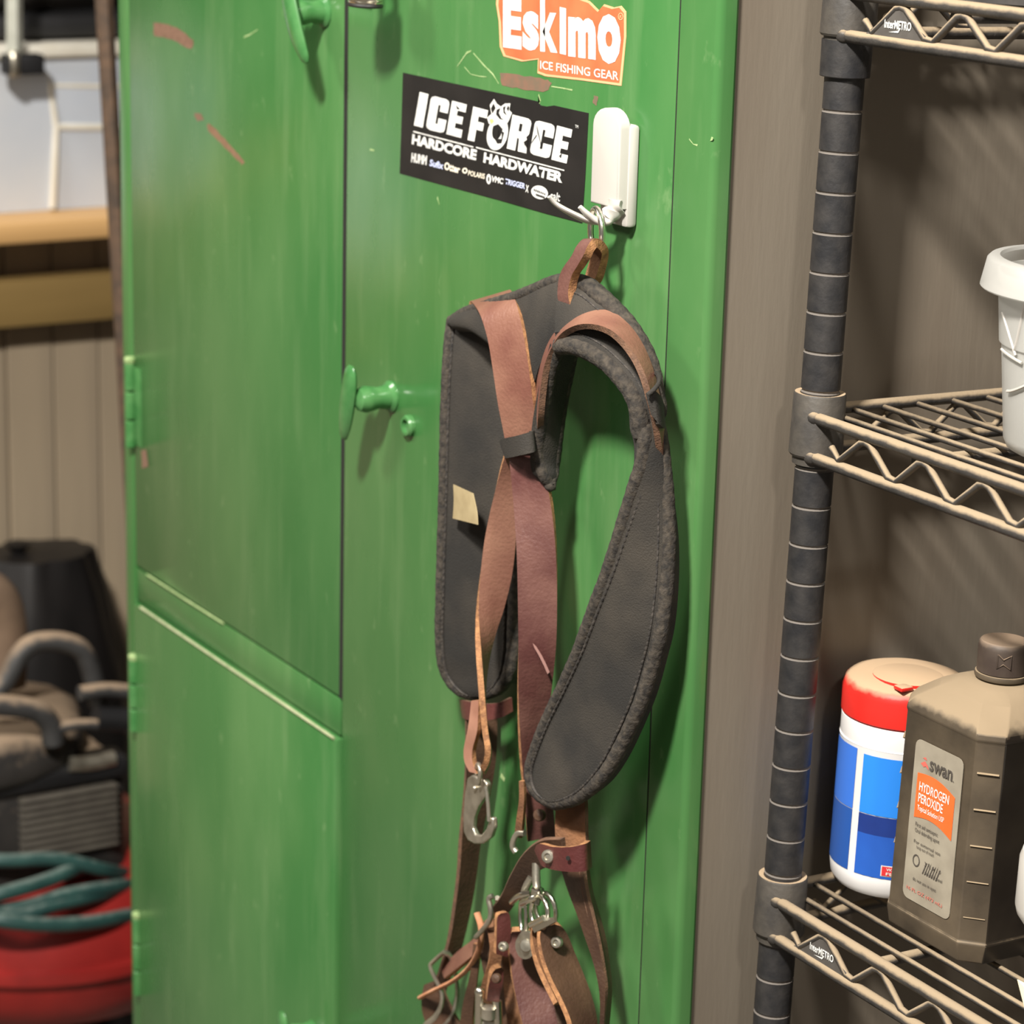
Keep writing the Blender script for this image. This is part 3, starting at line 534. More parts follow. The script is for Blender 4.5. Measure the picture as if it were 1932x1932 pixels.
# ================================================================== bundle of straps clipped below
bd = empty('strap_bundle', at(1000, 1800, 30), 'bundle of riveted leather straps clipped on steel rings under the harness', 'straps')
def bs(name, r, mats, **k): return strap(name, r, mats, par=bd, **k)
for p in ([(1011, 1628, 48), (1012, 1664, 50), (1014, 1692, 52), (1010, 1706, 54)], [(1003, 1655, 46), (992, 1676, 48), (988, 1700, 48), (990, 1712, 48)]):
    link('snap_post', G().tube(spl(p, 4), .0030, 8).mesh(), STEEL, bd, 60)
link('swivel', G().lathe([(.003, 0), (.0046, .001), (.0046, .005), (.003, .006)], at(1014, 1690, 52), 12).mesh(), CHROME, bd, 40)
for p in ([(966, 1702, 50), (980, 1690, 54), (1003, 1686, 52)], [(985, 1704, 54), (1000, 1697, 58), (1010, 1692, 56)]):
    link('ring_bar', G().tube(spl(p, 4), .0024, 8).mesh(), CHROME, bd, 60)
def oring(cx, cy, d, ux, uz, r, m=CHROME):
    c = at(cx, cy, d); link('ring', G().tube([c + Vector(ux) * math.cos(a) + Vector(uz) * math.sin(a) for a in [2 * math.pi * i / 28 for i in range(28)]], r, 8, closed=True).mesh(), m, bd, 60)
oring(988, 1728, 46, (.009, -.003, 0), (0, 0, .0135), .0018)
oring(1018, 1722, 54, (.014, -.002, .003), (.001, 0, .0125), .0018)
oring(1030, 1716, 46, (.010, .002, 0), (0, 0, .012), .0018)
link('clip_plate', G().poly([at(x, y, 58) for x, y in ((1001, 1746), (1027, 1732), (1045, 1731), (1046, 1740), (1028, 1750), (1008, 1760))], (0, .002, 0)).mesh(), CHROME, bd, 30)
link('clip_plate', G().tube(spl([(1001, 1745, 59), (1026, 1732, 59)], 3), .0022, 8).mesh(), CHROME, bd, 60)
bs('leather_strap', rows((944, 1772, 30, 965, 1778, 26), (948, 1820, 32, 972, 1826, 26), (952, 1880, 32, 984, 1886, 26), (958, 1940, 32, 996, 1946, 26), (962, 1990, 32, 1004, 1996, 26)), [LEAT, EDGE, LEAT])
bs('leather_strap', rows((1016, 1782, 42, 1046, 1790, 34), (1030, 1830, 44, 1062, 1836, 34), (1042, 1880, 44, 1074, 1886, 34), (1054, 1940, 44, 1086, 1946, 34), (1060, 1990, 44, 1090, 1990, 34)), [LEAB, EDGED, LEAB])
bs('leather_strap', rows((966, 1758, 46, 1000, 1756, 36), (959, 1772, 47, 1010, 1770, 29), (962, 1800, 48, 1018, 1804, 27), (968, 1850, 49, 1034, 1854, 25), (978, 1900, 49, 1047, 1902, 25), (991, 1950, 49, 1058, 1952, 25), (1003, 2005, 48, 1068, 2006, 25)), [LEAM, EDGE, LEAB], label='dusty maroon strap in the middle of the bundle')
link('clip_tab', G().poly([at(x, y, 50) for x, y in [(991 + 19 * math.cos(a) * (1 if math.sin(a) > -.3 else .9), 1783 + 27 * math.sin(a)) for a in [2 * math.pi * i / 24 for i in range(24)]]], (0, .0018, 0)).mesh(), STEEL, bd, 30)
rivet((993, 1784), .0048, bd, 51, STEEL, hole=False)
bs('leather_strap', rows((1030, 1749, 54, 1046, 1744, 48), (1021, 1756, 57, 1060, 1749, 42), (1019, 1772, 59, 1071, 1764, 36), (1026, 1806, 60, 1085, 1798, 32), (1040, 1844, 60, 1103, 1842, 30), (1060, 1884, 60, 1118, 1884, 31), (1077, 1925, 60, 1127, 1926, 33), (1090, 1980, 59, 1129, 1980, 36)), [LEAB, EDGE, LEAB], label='dark brown riveted strap on the right of the bundle')
rivet((1050, 1778), .0042, bd, 49)
bs('strap_leaf', rows((1003, 1752, 55, 1030, 1742, 46), (1006, 1780, 56, 1034, 1780, 44), (1016, 1815, 56, 1040, 1815, 44), (1032, 1850, 56, 1052, 1850, 44), (1052, 1890, 56, 1068, 1890, 46)), [LEAT, EDGE, LEAB])
bs('strap_leaf', rows((916, 1738, 50, 946, 1730, 42), (922, 1770, 52, 950, 1766, 44), (924, 1808, 52, 946, 1812, 44), (910, 1850, 52, 938, 1862, 44), (904, 1888, 50, 926, 1898, 42)), [LEAT, EDGE, LEAT])
bs('strap_leaf', rows((944, 1724, 54, 956, 1721, 48), (938, 1732, 56, 962, 1728, 46), (937, 1764, 57, 964, 1762, 46), (936, 1800, 57, 958, 1806, 47)), [LEAD, EDGE, LEAT], label='maroon riveted leaf beside the buckle')
bs('strap_leaf', rows((936, 1828, 56, 946, 1825, 50), (929, 1836, 57, 950, 1832, 47), (922, 1858, 58, 948, 1858, 48), (918, 1888, 57, 940, 1892, 48)), [LEAD, EDGE, LEAT])
rivet((949, 1786), .0036, bd, 58, hole=True); rivet((936, 1846), .0036, bd, 59, LEAB, hole=False)
link('square_ring', G().tube(spl([(930, 1690, 52), (922, 1696, 54), (926, 1718, 54), (922, 1740, 54), (898, 1768, 52), (912, 1752, 44), (938, 1712, 44), (938, 1694, 48)], 4), .0020, 8).mesh(), STEEL, bd, 60)
g = G().tube([at(905, 1872, 60), at(904, 1935, 60), at(904, 1990, 60), at(940, 1992, 50), at(940, 1935, 50), at(938, 1888, 50)], .0034, 8); g.ball(at(905, 1871, 60), .0038, n=8)
link('buckle', g.mesh(), CHROME, bd, 60)
link('buckle_bar', G().lathe([(.003, 0), (.0055, .001), (.0055, .009), (.003, .010)], at(922, 1922, 56), 14).mesh(), STEEL, bd, 40)
link('buckle_bar', G().tube([at(904, 1928, 59), at(940, 1932, 50)], .0032, 8).mesh(), STEEL, bd, 60)
bs('leather_strap', rows((912, 1740, 40, 948, 1735, 32), (905, 1790, 40, 945, 1790, 30), (915, 1850, 38, 958, 1850, 28), (922, 1910, 36, 962, 1910, 26), (925, 1980, 36, 965, 1980, 26)), [LEAB, EDGED, LEAB])
# ================================================================== wire shelving on the right
TA = .025
root = Vector((.032, .040528, 0))
sh = empty('wire_shelving', root, 'dusty black wire shelving unit standing against the brown locker side', 'shelving', rot=(-TA, 0, 0))
SM = Matrix.Translation(root) @ Matrix.Rotation(-TA, 4, 'X'); SI = SM.inverted()
def onl(px, py, axis, val):                     # pixel ray on a plane of the shelf's own frame
    o = SI @ CAM; d = SI.to_3x3() @ ray(px, py); return o + d * ((val - o[axis]) / d[axis])
LX, LY = .457, .91
prof = []
zi = lambda i: 1.155 + (10 - i) * .0254
k0 = int((1.155) / .0254); zz = zi(10) - k0 * .0254
prof.append((.0127, .01)); mis = []
z = zz
while z < 1.9:
    if z > .03: prof += [(.0127, z - .0011), (.01175, z - .0004), (.01175, z + .0004), (.0127, z + .0011)]
    z += .0254
prof.append((.0127, 1.9))
mis = [1 if (prof[i][0] < .0126 or prof[i + 1][0] < .0126) else 0 for i in range(len(prof) - 1)]
def post(x, y):
    o = link('post', G().lathe(prof, (0, 0, 0), 24, mis=mis).mesh(), [POSTM, POSTD], sh, 30, local=True); o.location = (x, y, 0); return o
p0 = post(0, 0)
for x, y in ((LX, 0), (0, LY), (LX, LY)):
    o = p0.copy(); COL.objects.link(o); o.location = (x, y, 0); o.parent = sh
def truss(x0, x1, y, zb, first, per=.0559, h=.0165, axis=0, off=0.0):
    pts = []; x = first - per / 2 - .0; k = 0
    pts.append((x - .006, zb + .006))
    while x < x1 - .03:
        pts += [(x - .004, zb), (x + .004, zb - .0008), (x + per / 2 - .0045, zb + h - .001), (x + per / 2, zb + h), (x + per / 2 + .0045, zb + h - .001)] if k else [(x + .003, zb - .0008), (x + per / 2 - .0045, zb + h - .001), (x + per / 2, zb + h), (x + per / 2 + .0045, zb + h - .001)]
        x += per; k += 1
    P = [Vector((a, y, b)) if axis == 0 else Vector((y, a, b)) for a, b in pts]
    return G().tube(P, .0024, 8)
RODR = .0040
wire_me = G().tube([(-.009, 0, 0), (LX * .5, 0, 0), (LX + .009, 0, 0)], .0020, 8).mesh(); wire_me.materials.append(GUN)
for p in wire_me.polygons: p.use_smooth = True
PLATEM = mat('name_plate_grey', (84, 80, 76), (66, 62, 58), 60, .5)
def make_tier(zs, plate, sleeve, wires):
    sf = bpy.data.objects.new('shelf', None); COL.objects.link(sf); sf.empty_display_size = .05; sf.location = (0, 0, zs); sf.parent = sh
    L = lambda nm, g, m=GUN, **k: link(nm, g.mesh(), m, sf, k.pop('smooth', 60), local=True, **k)
    for x, y in ((0, 0), (LX, 0), (0, LY), (LX, LY)):
        g = G().lathe([(.0129, .012), (.0162, .0125), (.0170, .011), (.0176, -.027), (.0166, -.0285), (.0150, -.0288), (.0148, -.034), (.0129, -.0345)], (x, y, 0), 28, capped=False); L('collar', g, COLM, smooth=30)
        if sleeve and (x, y) == (0, 0):
            g = G().lathe([(.0129, -.031), (.0160, -.0308), (.0158, -.053), (.0155, -.0535), (.0129, -.0537)], (x, y, 0), 28, capped=False); L('sleeve', g, POSTM, smooth=30)
    for zo in (-.0018, -.0277):
        L('rail', G().tube([(.008, -.0085, zo + .001), (.014, -.0095, zo), (LX * .5, -.0095, zo), (LX - .014, -.0095, zo), (LX - .008, -.0085, zo)], RODR, 10).ball((.009, -.0098, zo + .0005), .0055, n=8))
        L('rail', G().tube([(-.009, .006, zo), (-.0095, .02, zo), (-.0095, LY * .5, zo), (-.0095, LY - .006, zo)], RODR, 10))
        L('rail', G().tube([(LX + .0095, .006, zo), (LX + .0095, LY - .006, zo)], RODR, 10)); L('rail', G().tube([(.006, LY + .0095, zo), (LX - .006, LY + .0095, zo)], RODR, 10))
    L('truss', truss(.03, LX, -.0095, -.0277 + .0048, .0615))
    L('truss', truss(.03, LY, -.0095, -.0277 + .0048, .07, axis=1))
    L('support_rod', G().tube([(.105, -.006, -.0085), (.105, LY, -.0085)], .0036, 10)); L('support_rod', G().tube([(.34, -.006, -.0085), (.34, LY, -.0085)], .0036, 10))
    for y in wires:
        o = bpy.data.objects.new('wire', wire_me); COL.objects.link(o); o.parent = sf; o.location = (0, y, -.0030)
    if plate:
        g = G(); c = .0615; b = -.0277 + .0035
        tri = [(c - .030, b), (c + .030, b), (c + .004, b + .0165), (c, b + .0178), (c - .004, b + .0165)]
        g.poly([(x, -.0112, z) for x, z in tri], (0, .0016, 0))
        pl = L('name_plate', g, [PLATEM, WPRINT], smooth=0)
        me = text('InterMETRO', (0, 0), (1, 0), 1, plane=lambda a, b_: Vector((c - .0125 + .025 * a, -.01165, -.0277 + .0085 + (-.0052) * (b_ if b_ <= 0 else 0) * 1.0)), off=.02)
        bmx = bmesh.new(); bmx.from_mesh(pl.data); n0 = len(bmx.faces); bmx.from_mesh(me)
        arrow = [(c - .008, b + .0028), (c + .001, b + .0030), (c + .003, b + .0058), (c + .0005, b + .0042)]
        bmx.faces.new([bmx.verts.new((x, -.01165, z)) for x, z in arrow]); bmx.faces.ensure_lookup_table()
        for f in bmx.faces[n0:]: f.material_index = 1
        bmx.to_mesh(pl.data); bmx.free()
    return sf
wy = [.012, .0335, .0585, .087, .117] + [.147 + .030 * i for i in range(25)]
zM, zB, zT = 1.2172, .8858, 1.4835
make_tier(zT, True, True, wy); make_tier(zM, False, False, wy); make_tier(zB, True, False, wy)
def local_thing(name, x, y, z, label, cat):
    return empty(name, SM @ Vector((x, y, z)), label, cat, rot=(-TA, 0, 0))
# ---------------------------------------------------------------- canister of wipes
DUST = (182, 160, 130)
RED = mat('red_lid', (214, 44, 36), (196, 40, 34), 30, .35, dust=(176, 150, 120), dlo=.35, dhi=.75)
WBODY = mat('white_canister', (232, 230, 228), None, rough=.35)
BLUE1 = mat('light_blue_label', (44, 132, 224), (40, 120, 212), 6, .35); BLUE2 = mat('navy_label', (34, 76, 162), (40, 92, 182), 14, .35); BLUE3 = mat('side_blue_label', (58, 112, 206), None, rough=.35)
cn = local_thing('wipes_canister', .018, .0775, zB + .0024, 'blue labelled white canister with red flip lid on the bottom shelf', 'canister')
Lc = lambda nm, g, m, **k: link(nm, g.mesh(), m, cn, k.pop('smooth', 40), local=True, **k)
R0 = .0415
Lc('body', G().lathe([(.030, .0), (.037, .0012), (.0405, .006), (R0, .014), (R0, .104), (R0 + .0004, .105), (R0 - .0004, .1055), (R0, .107), (R0, .1195), (.038, .1205)], n=48), WBODY)
def wrap(a0, a1, z0, z1, r, m, nm='label', n=16):
    g = G(); vs = []
    for i in range(n + 1):
        a = a0 + (a1 - a0) * i / n
        for zz_ in (z0, z1): vs.append((r * math.cos(a), r * math.sin(a), zz_))
    g.add(vs, [(2 * i, 2 * i + 2, 2 * i + 3, 2 * i + 1) for i in range(n)]); link(nm, g.mesh(False), m, cn, 40, local=True)
D_ = math.radians
LBL = [(-112, 60)]
wrap(D_(-75), D_(70), .060, .1005, R0 + .0004, BLUE1); wrap(D_(-75), D_(70), .046, .0595, R0 + .0004, mat('dark_navy_label', (28, 48, 112), (30, 58, 132), 20, .35)); wrap(D_(-75), D_(70), .0165, .046, R0 + .0004, BLUE2)
wrap(D_(-200), D_(-83), .060, .1025, R0 + .0004, BLUE3); wrap(D_(-200), D_(-83), .0165, .0595, R0 + .0004, mat('side_navy_label', (40, 84, 160), None, rough=.35))
WARN = mat('red_warning_print', (206, 52, 56), None, rough=.4)
wrap(D_(-49), D_(-15), .0185, .0262, R0 + .0006, WPRINT, 'warning_border'); wrap(D_(-48), D_(-16), .0191, .0256, R0 + .0009, WARN, 'warning_patch')
def ctext(s, a0, a1, z, h):
    me = text(s, (0, 0), (1, 0), 1, plane=lambda a, b: Vector((a, 0, -b)), off=.01)
    for v in me.vertices:
        a = D_(a0) + (D_(a1) - D_(a0)) * v.co.x; rr = R0 + .0012; v.co = Vector((rr * math.cos(a), rr * math.sin(a), z + v.co.z * h))
    link('lettering', me, WPRINT, cn, 0, local=True)
ctext('WARNING', -44, -22, .0228, .0021); ctext('FLUSH', -44, -25, .0197, .0021)
lid = Lc('lid', G().lathe([(.0405, .1205), (R0 + .0006, .1215), (R0 + .0008, .138), (R0 - .001, .1440), (R0 - .004, .1465), (.030, .1490), (.012, .1502), (.0005, .1505)], n=48), RED, label='dusty red lid')
link('flip_cap', G().lathe([(.0235, 0), (.0235, .0022), (.0220, .0030), (.0005, .0036)], (.008, -.006, .1478), 32).box((.022, -.030, .1476), (.031, -.020, .1506), c=.001).mesh(), RED, lid, 40, local=True)
# ---------------------------------------------------------------- peroxide bottle
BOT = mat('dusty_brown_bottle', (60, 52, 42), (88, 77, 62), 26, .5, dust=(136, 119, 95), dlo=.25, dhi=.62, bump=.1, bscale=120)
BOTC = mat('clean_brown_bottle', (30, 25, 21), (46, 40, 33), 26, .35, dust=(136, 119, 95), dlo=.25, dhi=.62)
CAPM = mat('dusty_cap', (58, 48, 42), (74, 64, 56), 60, .5, dust=(134, 114, 94), dlo=.3, dhi=.9)
bt = local_thing('peroxide_bottle', .111, .0755, zB, 'dusty brown hydrogen peroxide bottle standing in front of the blue canister', 'bottle')
def octo(hx, hy, ch): return [(-hx + ch, -hy), (hx - ch, -hy), (hx, -hy + ch), (hx, hy - ch), (hx - ch, hy), (-hx + ch, hy), (-hx, hy - ch), (-hx, -hy + ch)]
secs = [(.038, .012, -.0005), (.0455, .011, .004), (.0475, .0125, .014), (.0478, .0128, .017)]
z = .017
secs += [(.0470, .0127, .0185), (.0462, .0127, .150), (.0468, .0127, .1515), (.0463, .0127, .1555), (.0435, .0135, .1605), (.033, .0125, .1690), (.023, .0088, .1742), (.0185, .0072, .1755)]
vs = []; 
for h, ch, z in secs: vs += [(x, y, z) for x, y in octo(h, h, ch)]
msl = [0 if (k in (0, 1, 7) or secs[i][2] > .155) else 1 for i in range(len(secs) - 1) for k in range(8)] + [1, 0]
fs = [(8 * i + k, 8 * i + (k + 1) % 8, 8 * i + 8 + (k + 1) % 8, 8 * i + 8 + k) for i in range(len(secs) - 1) for k in range(8)]
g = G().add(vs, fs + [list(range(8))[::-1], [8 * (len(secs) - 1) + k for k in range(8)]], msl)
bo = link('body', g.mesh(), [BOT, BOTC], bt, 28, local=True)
bv = bo.modifiers.new('soft', 'BEVEL'); bv.width = .0022; bv.segments = 3; bv.limit_method = 'ANGLE'; bv.angle_limit = D_(25)
for sx, sy in ((1, -1), (-1, -1), (1, 1)):        # measuring ribs on the chamfers
    c = .0462 - .0127 / 2
    for i in range(5):
        g = G()
        zc = .034 + i * .024; t = Vector((1, -sx * sy, 0)).normalized()
        nrm = Vector((sx, sy, 0)).normalized(); p = Vector((sx * c, sy * c, zc)) + nrm * .0006
        a, b = p - t * .0068, p + t * .0068
        g.add([a + Vector((0, 0, -.0010)) - nrm * .002, b + Vector((0, 0, -.0010)) - nrm * .002, b + Vector((0, 0, .0002)) + nrm * .0011, a + Vector((0, 0, .0002)) + nrm * .0011, b + Vector((0, 0, .0016)) - nrm * .002, a + Vector((0, 0, .0016)) - nrm * .002], [(0, 1, 2, 3), (3, 2, 4, 5), (0, 3, 5), (1, 4, 2), (0, 5, 4, 1)])
        link('rib', g.mesh(), BOT, bt, 0, local=True)
link('neck', G().lathe([(.0185, .174), (.0150, .1755), (.0145, .1765), (.0170, .177), (.0175, .1785), (.0170, .1803), (.014, .1805)], n=32).mesh(), BOT, bt, 40, local=True)
g = G().lathe([(.0150, .1807), (.0162, .181), (.0164, .1965), (.0158, .2003), (.0148, .2013), (.0135, .2007), (.0005, .2001)], n=40)
g.tube([(.0095, -.0132, .1955), (.0123, -.0108, .1925), (.0150, -.0070, .1955), (.0150, -.0070, .1865), (.0123, -.0108, .1895), (.0095, -.0132, .1865), (.0095, -.0132, .1955)], .0006, 6)
link('cap', g.mesh(), CAPM, bt, 40, local=True)
LABM = mat('dirty_silver_label', (150, 142, 126), (128, 120, 106), 40, .5)
ly = -.0475
g = G(); lw, l0, l1, rr = .0232, .0275, .1355, .005; P_ = []
for cxx, czz, a0 in ((lw - rr, l1 - rr, 0), (-lw + rr, l1 - rr, 90), (-lw + rr, l0 + rr, 180), (lw - rr, l0 + rr, 270)):
    P_ += [(cxx + rr * math.cos(D_(a0 + 22.5 * i)) + .002, ly, czz + rr * math.sin(D_(a0 + 22.5 * i))) for i in range(5)]
lb = link('label', G().poly(P_, (0, .0004, 0)).mesh(), LABM, bt, 0, local=True, label='silver label with orange panel')
def lp_(x, z, y=ly - .0003): return Vector((x + .002, y, z + .008))
def lt(s, x0, x1, z, h, m, **k): link('lettering', text(s, (x0, z), (x1, z), 1, plane=lambda a, b: lp_(a, (z + h) if b < z else z, ly - .0006), **k), m, lb, 0, local=True)
INK = mat('grey_ink', (70, 64, 58), rough=.7); REDI = mat('red_ink', (196, 96, 84), rough=.6); ORI = mat('orange_panel', (232, 96, 40), (224, 104, 52), 40, .5)
P_ = [lp_(-.0185 + .037 * i / 10, .1055 + .0035 * math.sin(math.pi * (i / 10)) - .0045 * (i / 10), ly - .0003) for i in range(11)] + [lp_(.0185 - .037 * i / 10, .0755 + .004 * math.sin(math.pi * (i / 10)) - .0035 * (1 - i / 10), ly - .0003) for i in range(11)]
link('orange_panel', G().poly(P_).mesh(False), ORI, lb, 0, local=True)
lt('swan', -.0075, .0145, .1105, .0068, INK, off=.02); lt('.', .0153, .0160, .1105, .0010, INK)
lt('HYDROGEN', -.0155, .0135, .0945, .0062, WPRINT, off=.012); lt('PEROXIDE', -.0155, .0085, .0868, .0062, WPRINT, off=.012); lt('Topical Solution USP', -.0155, .0105, .0815, .0034, WPRINT, off=.008)
link('bird_logo', G().poly([lp_(x, z) for x, z in ((-.0165, .1125), (-.0125, .1150), (-.0095, .1128), (-.0082, .1102), (-.0115, .1118), (-.0135, .1108))]).poly([lp_(x, z) for x, z in ((-.0150, .1165), (-.0120, .1178), (-.0108, .1158), (-.0128, .1162))]).mesh(False), REDI, lb, 0, local=True)
for s, x0, x1, z, h, m in (('First aid antiseptic', -.016, .006, .0705, .0026, INK), ('Oral debriding agent', -.016, .008, .0665, .0026, INK), ('For external use', -.016, .010, .0590, .0022, INK), ('keep out of reach', -.013, .004, .0560, .0022, INK), ('3 % w / v', -.004, .012, .0470, .0030, INK), ('see back panel', -.003, .014, .0420, .0022, INK), ('do not use in eyes', -.014, .009, .0340, .0022, INK), ('16 FL OZ (473 mL)', -.019, .016, .0255, .0030, REDI)):
    lt(s, x0, x1, z, h, m)
link('stamp', G().add(*(lambda a: (a, [(i, (i + 1) % 16, 16 + (i + 1) % 16, 16 + i) for i in range(16)]))([lp_(-.0125 + .0035 * math.cos(D_(22.5 * i)), .0475 + .0042 * math.sin(D_(22.5 * i))) for i in range(16)] + [lp_(-.0125 + .0026 * math.cos(D_(22.5 * i)), .0475 + .0032 * math.sin(D_(22.5 * i))) for i in range(16)])).mesh(False), INK, lb, 0, local=True)
g = G()
for i in range(7): x = -.006 + i * .0022; g.poly([lp_(x, .041), lp_(x + .0010, .041), lp_(x + .0042, .0495 + .001 * (i % 3)), lp_(x + .0034, .0495)])
link('scuff_marks', g.mesh(False), INK, lb, 0, local=True)
# ---------------------------------------------------------------- tub, funnel, card, things on the top shelf
TUB = bpy.data.materials.new('translucent_tub'); TUB.use_nodes = True; nt = TUB.node_tree; b = nt.nodes['Principled BSDF']
b.inputs['Base Color'].default_value = lin((206, 205, 200)); b.inputs['Roughness'].default_value = .32
tr = nt.nodes.new('ShaderNodeBsdfTranslucent'); tr.inputs[0].default_value = lin((214, 214, 210)); tp = nt.nodes.new('ShaderNodeBsdfTransparent'); m1 = nt.nodes.new('ShaderNodeMixShader'); m2 = nt.nodes.new('ShaderNodeMixShader')
m1.inputs[0].default_value = .35; m2.inputs[0].default_value = .34
nt.links.new(b.outputs[0], m1.inputs[1]); nt.links.new(tr.outputs[0], m1.inputs[2]); nt.links.new(m1.outputs[0], m2.inputs[1]); nt.links.new(tp.outputs[0], m2.inputs[2]); nt.links.new(m2.outputs[0], nt.nodes['Material Output'].inputs[0])
tb = local_thing('plastic_tub', .158, .085, zM, 'translucent plastic tub with a wide rim on the middle shelf', 'tub')
Lt = lambda nm, g, m=TUB, **k: link(nm, g.mesh(), m, tb, k.pop('smooth', 40), local=True, **k)
Lt('body', G().lathe([(.0005, .001), (.046, .001), (.050, .003), (.0522, .008), (.0585, .066), (.0600, .067), (.0645, .110), (.0633, .110), (.0588, .067), (.0573, .066), (.051, .008), (.0005, .0025)], n=56, capped=False))
Lt('rim', G().lathe([(.0640, .1015), (.0735, .0995), (.0745, .1005), (.0715, .1165), (.0695, .1185), (.0640, .1190), (.0632, .1170)], n=56, capped=False))
for a0, a1, z0, z1 in ((-116, -98, .086, .064), (-118, -92, .0635, .0605), (-108, -76, .040, .055), (-100, -90, .066, .098)):
    pts = [Vector(((.0590 + (zz_ - .066) * .1 + .0008) * math.cos(D_(a)), (.0590 + (zz_ - .066) * .1 + .0008) * math.sin(D_(a)), zz_)) for a, zz_ in [(a0 + (a1 - a0) * t / 8, z0 + (z1 - z0) * (t / 8) ** 1.4) for t in range(9)]]
    Lt('crease', G().tube(pts, .0009, 6), WHITE)
fn = local_thing('plastic_funnel', .2275, .048, zB, 'white plastic funnel with rounded rim at the right beside the bottle', 'funnel')
link('cone', G().lathe([(.0090, .0), (.0105, .004), (.0125, .030), (.0365, .063), (.0378, .068), (.0378, .098), (.0362, .1035), (.0325, .105), (.0310, .103), (.0300, .074), (.010, .035), (.008, .001)], n=48, capped=False).mesh(), WHITE, fn, 40, local=True)
link('grip_ring', G().tube([(.0405 + .006 * math.cos(D_(a)), 0, .085 + .006 * math.sin(D_(a))) for a in range(0, 360, 20)], .0014, 6, closed=True).mesh(), WHITE, fn, 60, local=True)
pc = local_thing('paper_card', .262, .004, zB, 'cream paper card leaning in the lower right shelf corner', 'card')
a_ = onl(1919, 1848, 1, .004) - Vector((.262, .004, zB)); b_ = onl(1945, 1950, 1, .004) - Vector((.262, .004, zB))
link('card_front', G().poly([a_, b_, b_ + Vector((.05, .004, 0)), a_ + Vector((.055, .010, -.004))], (.0005, .0006, 0)).mesh(), mat('cream_card', (226, 214, 180), rough=.7), pc, 0, local=True)
FOIL = mat('crinkled_foil', (210, 208, 202), (150, 146, 140), 200, .25, .8, bump=.8, bscale=220)
p = onl(1843, 4, 1, .03); fo = local_thing('foil_wrap', p.x, p.y, zT, 'crumpled silver foil twist on the top shelf', 'foil')
g = G().ball((0, 0, .009), .010, (1.2, .9, .9), 10)
for v in g.v: v += Vector((random.uniform(-1, 1), random.uniform(-1, 1), random.uniform(-1, 1))) * .0012
link('foil_ball', g.mesh(), FOIL, fo, 0, local=True)
g = G().tube([(.006, 0, .008), (.014, .002, .010), (.024, .004, .016)], [.006, .003, .007], 9)
for v in g.v: v += Vector((random.uniform(-1, 1), random.uniform(-1, 1), random.uniform(-1, 1))) * .0008
link('foil_twist', g.mesh(), FOIL, fo, 0, local=True)
p = onl(1905, 8, 1, .05); rl = local_thing('black_tape_roll', p.x + .012, p.y, zT, 'dark dusty tape roll lying on the top shelf', 'tape')
TAPE = mat('dusty_black_tape', (44, 42, 42), (66, 62, 58), 80, .55, dust=(120, 108, 92), dlo=.5, dhi=1.)
link('tape', G().lathe([(.024, 0), (.046, 0), (.047, .001), (.047, .023), (.046, .024), (.024, .024), (.024, 0)], n=40, capped=False).mesh(), TAPE, rl, 40, local=True)
link('core', G().lathe([(.0238, .001), (.0238, .023), (.0222, .023), (.0222, .001), (.0238, .001)], n=32, capped=False).mesh(), mat('card_core', (140, 118, 90), rough=.8), rl, 40, local=True)
# ================================================================== the bench and what stands by it, left of the locker
WOOD = mat('pine_bench_top', (224, 180, 122), (208, 164, 106), 14, .6, stretch=(1, .1, 1), bump=.1, bscale=80)
WOOD2 = mat('pine_rail', (150, 124, 74), (132, 108, 62), 14, .65, stretch=(1, .1, 1))
wb = empty('workbench', (-2.4, .3, 0), 'pine workbench against the left wall with a storage tote on it', 'workbench')
for i, (x0, x1) in enumerate(((-2.252, -2.132), (-2.376, -2.255), (-2.50, -2.379), (-2.66, -2.503))):
    link('top_plank', G().box((x0, -1.9, .9655), (x1, .98, .9935), c=.002).mesh(), WOOD, wb)
link('front_rail', G().box((-2.225, -1.88, .836), (-2.187, .97, .903), c=.002).mesh(), WOOD2, wb)
pbm = G().box((0, 0, .02), (.018, .0695, .95), c=.0025).mesh(); pbm.materials.append(PLANK)
for i in range(38):
    o = bpy.data.objects.new('panel_board', pbm); COL.objects.link(o); o.parent = wb; o.location = Vector((-2.262 - .003 * ((i * 7) % 3) / 2, -1.78 + i * .0715, 0)) - wb.location
for y in (-1.8, -.5, .93):
    for x in (-2.33, -2.60): link('leg', G().box((x - .04, y - .04, 0), (x + .04, y + .04, .965), c=.002).mesh(), WOOD2, wb)
for y in (-.5, .93): link('cross_rail', G().box((-2.62, y - .02, .85), (-2.20, y + .02, .9655), c=.002).mesh(), WOOD2, wb)
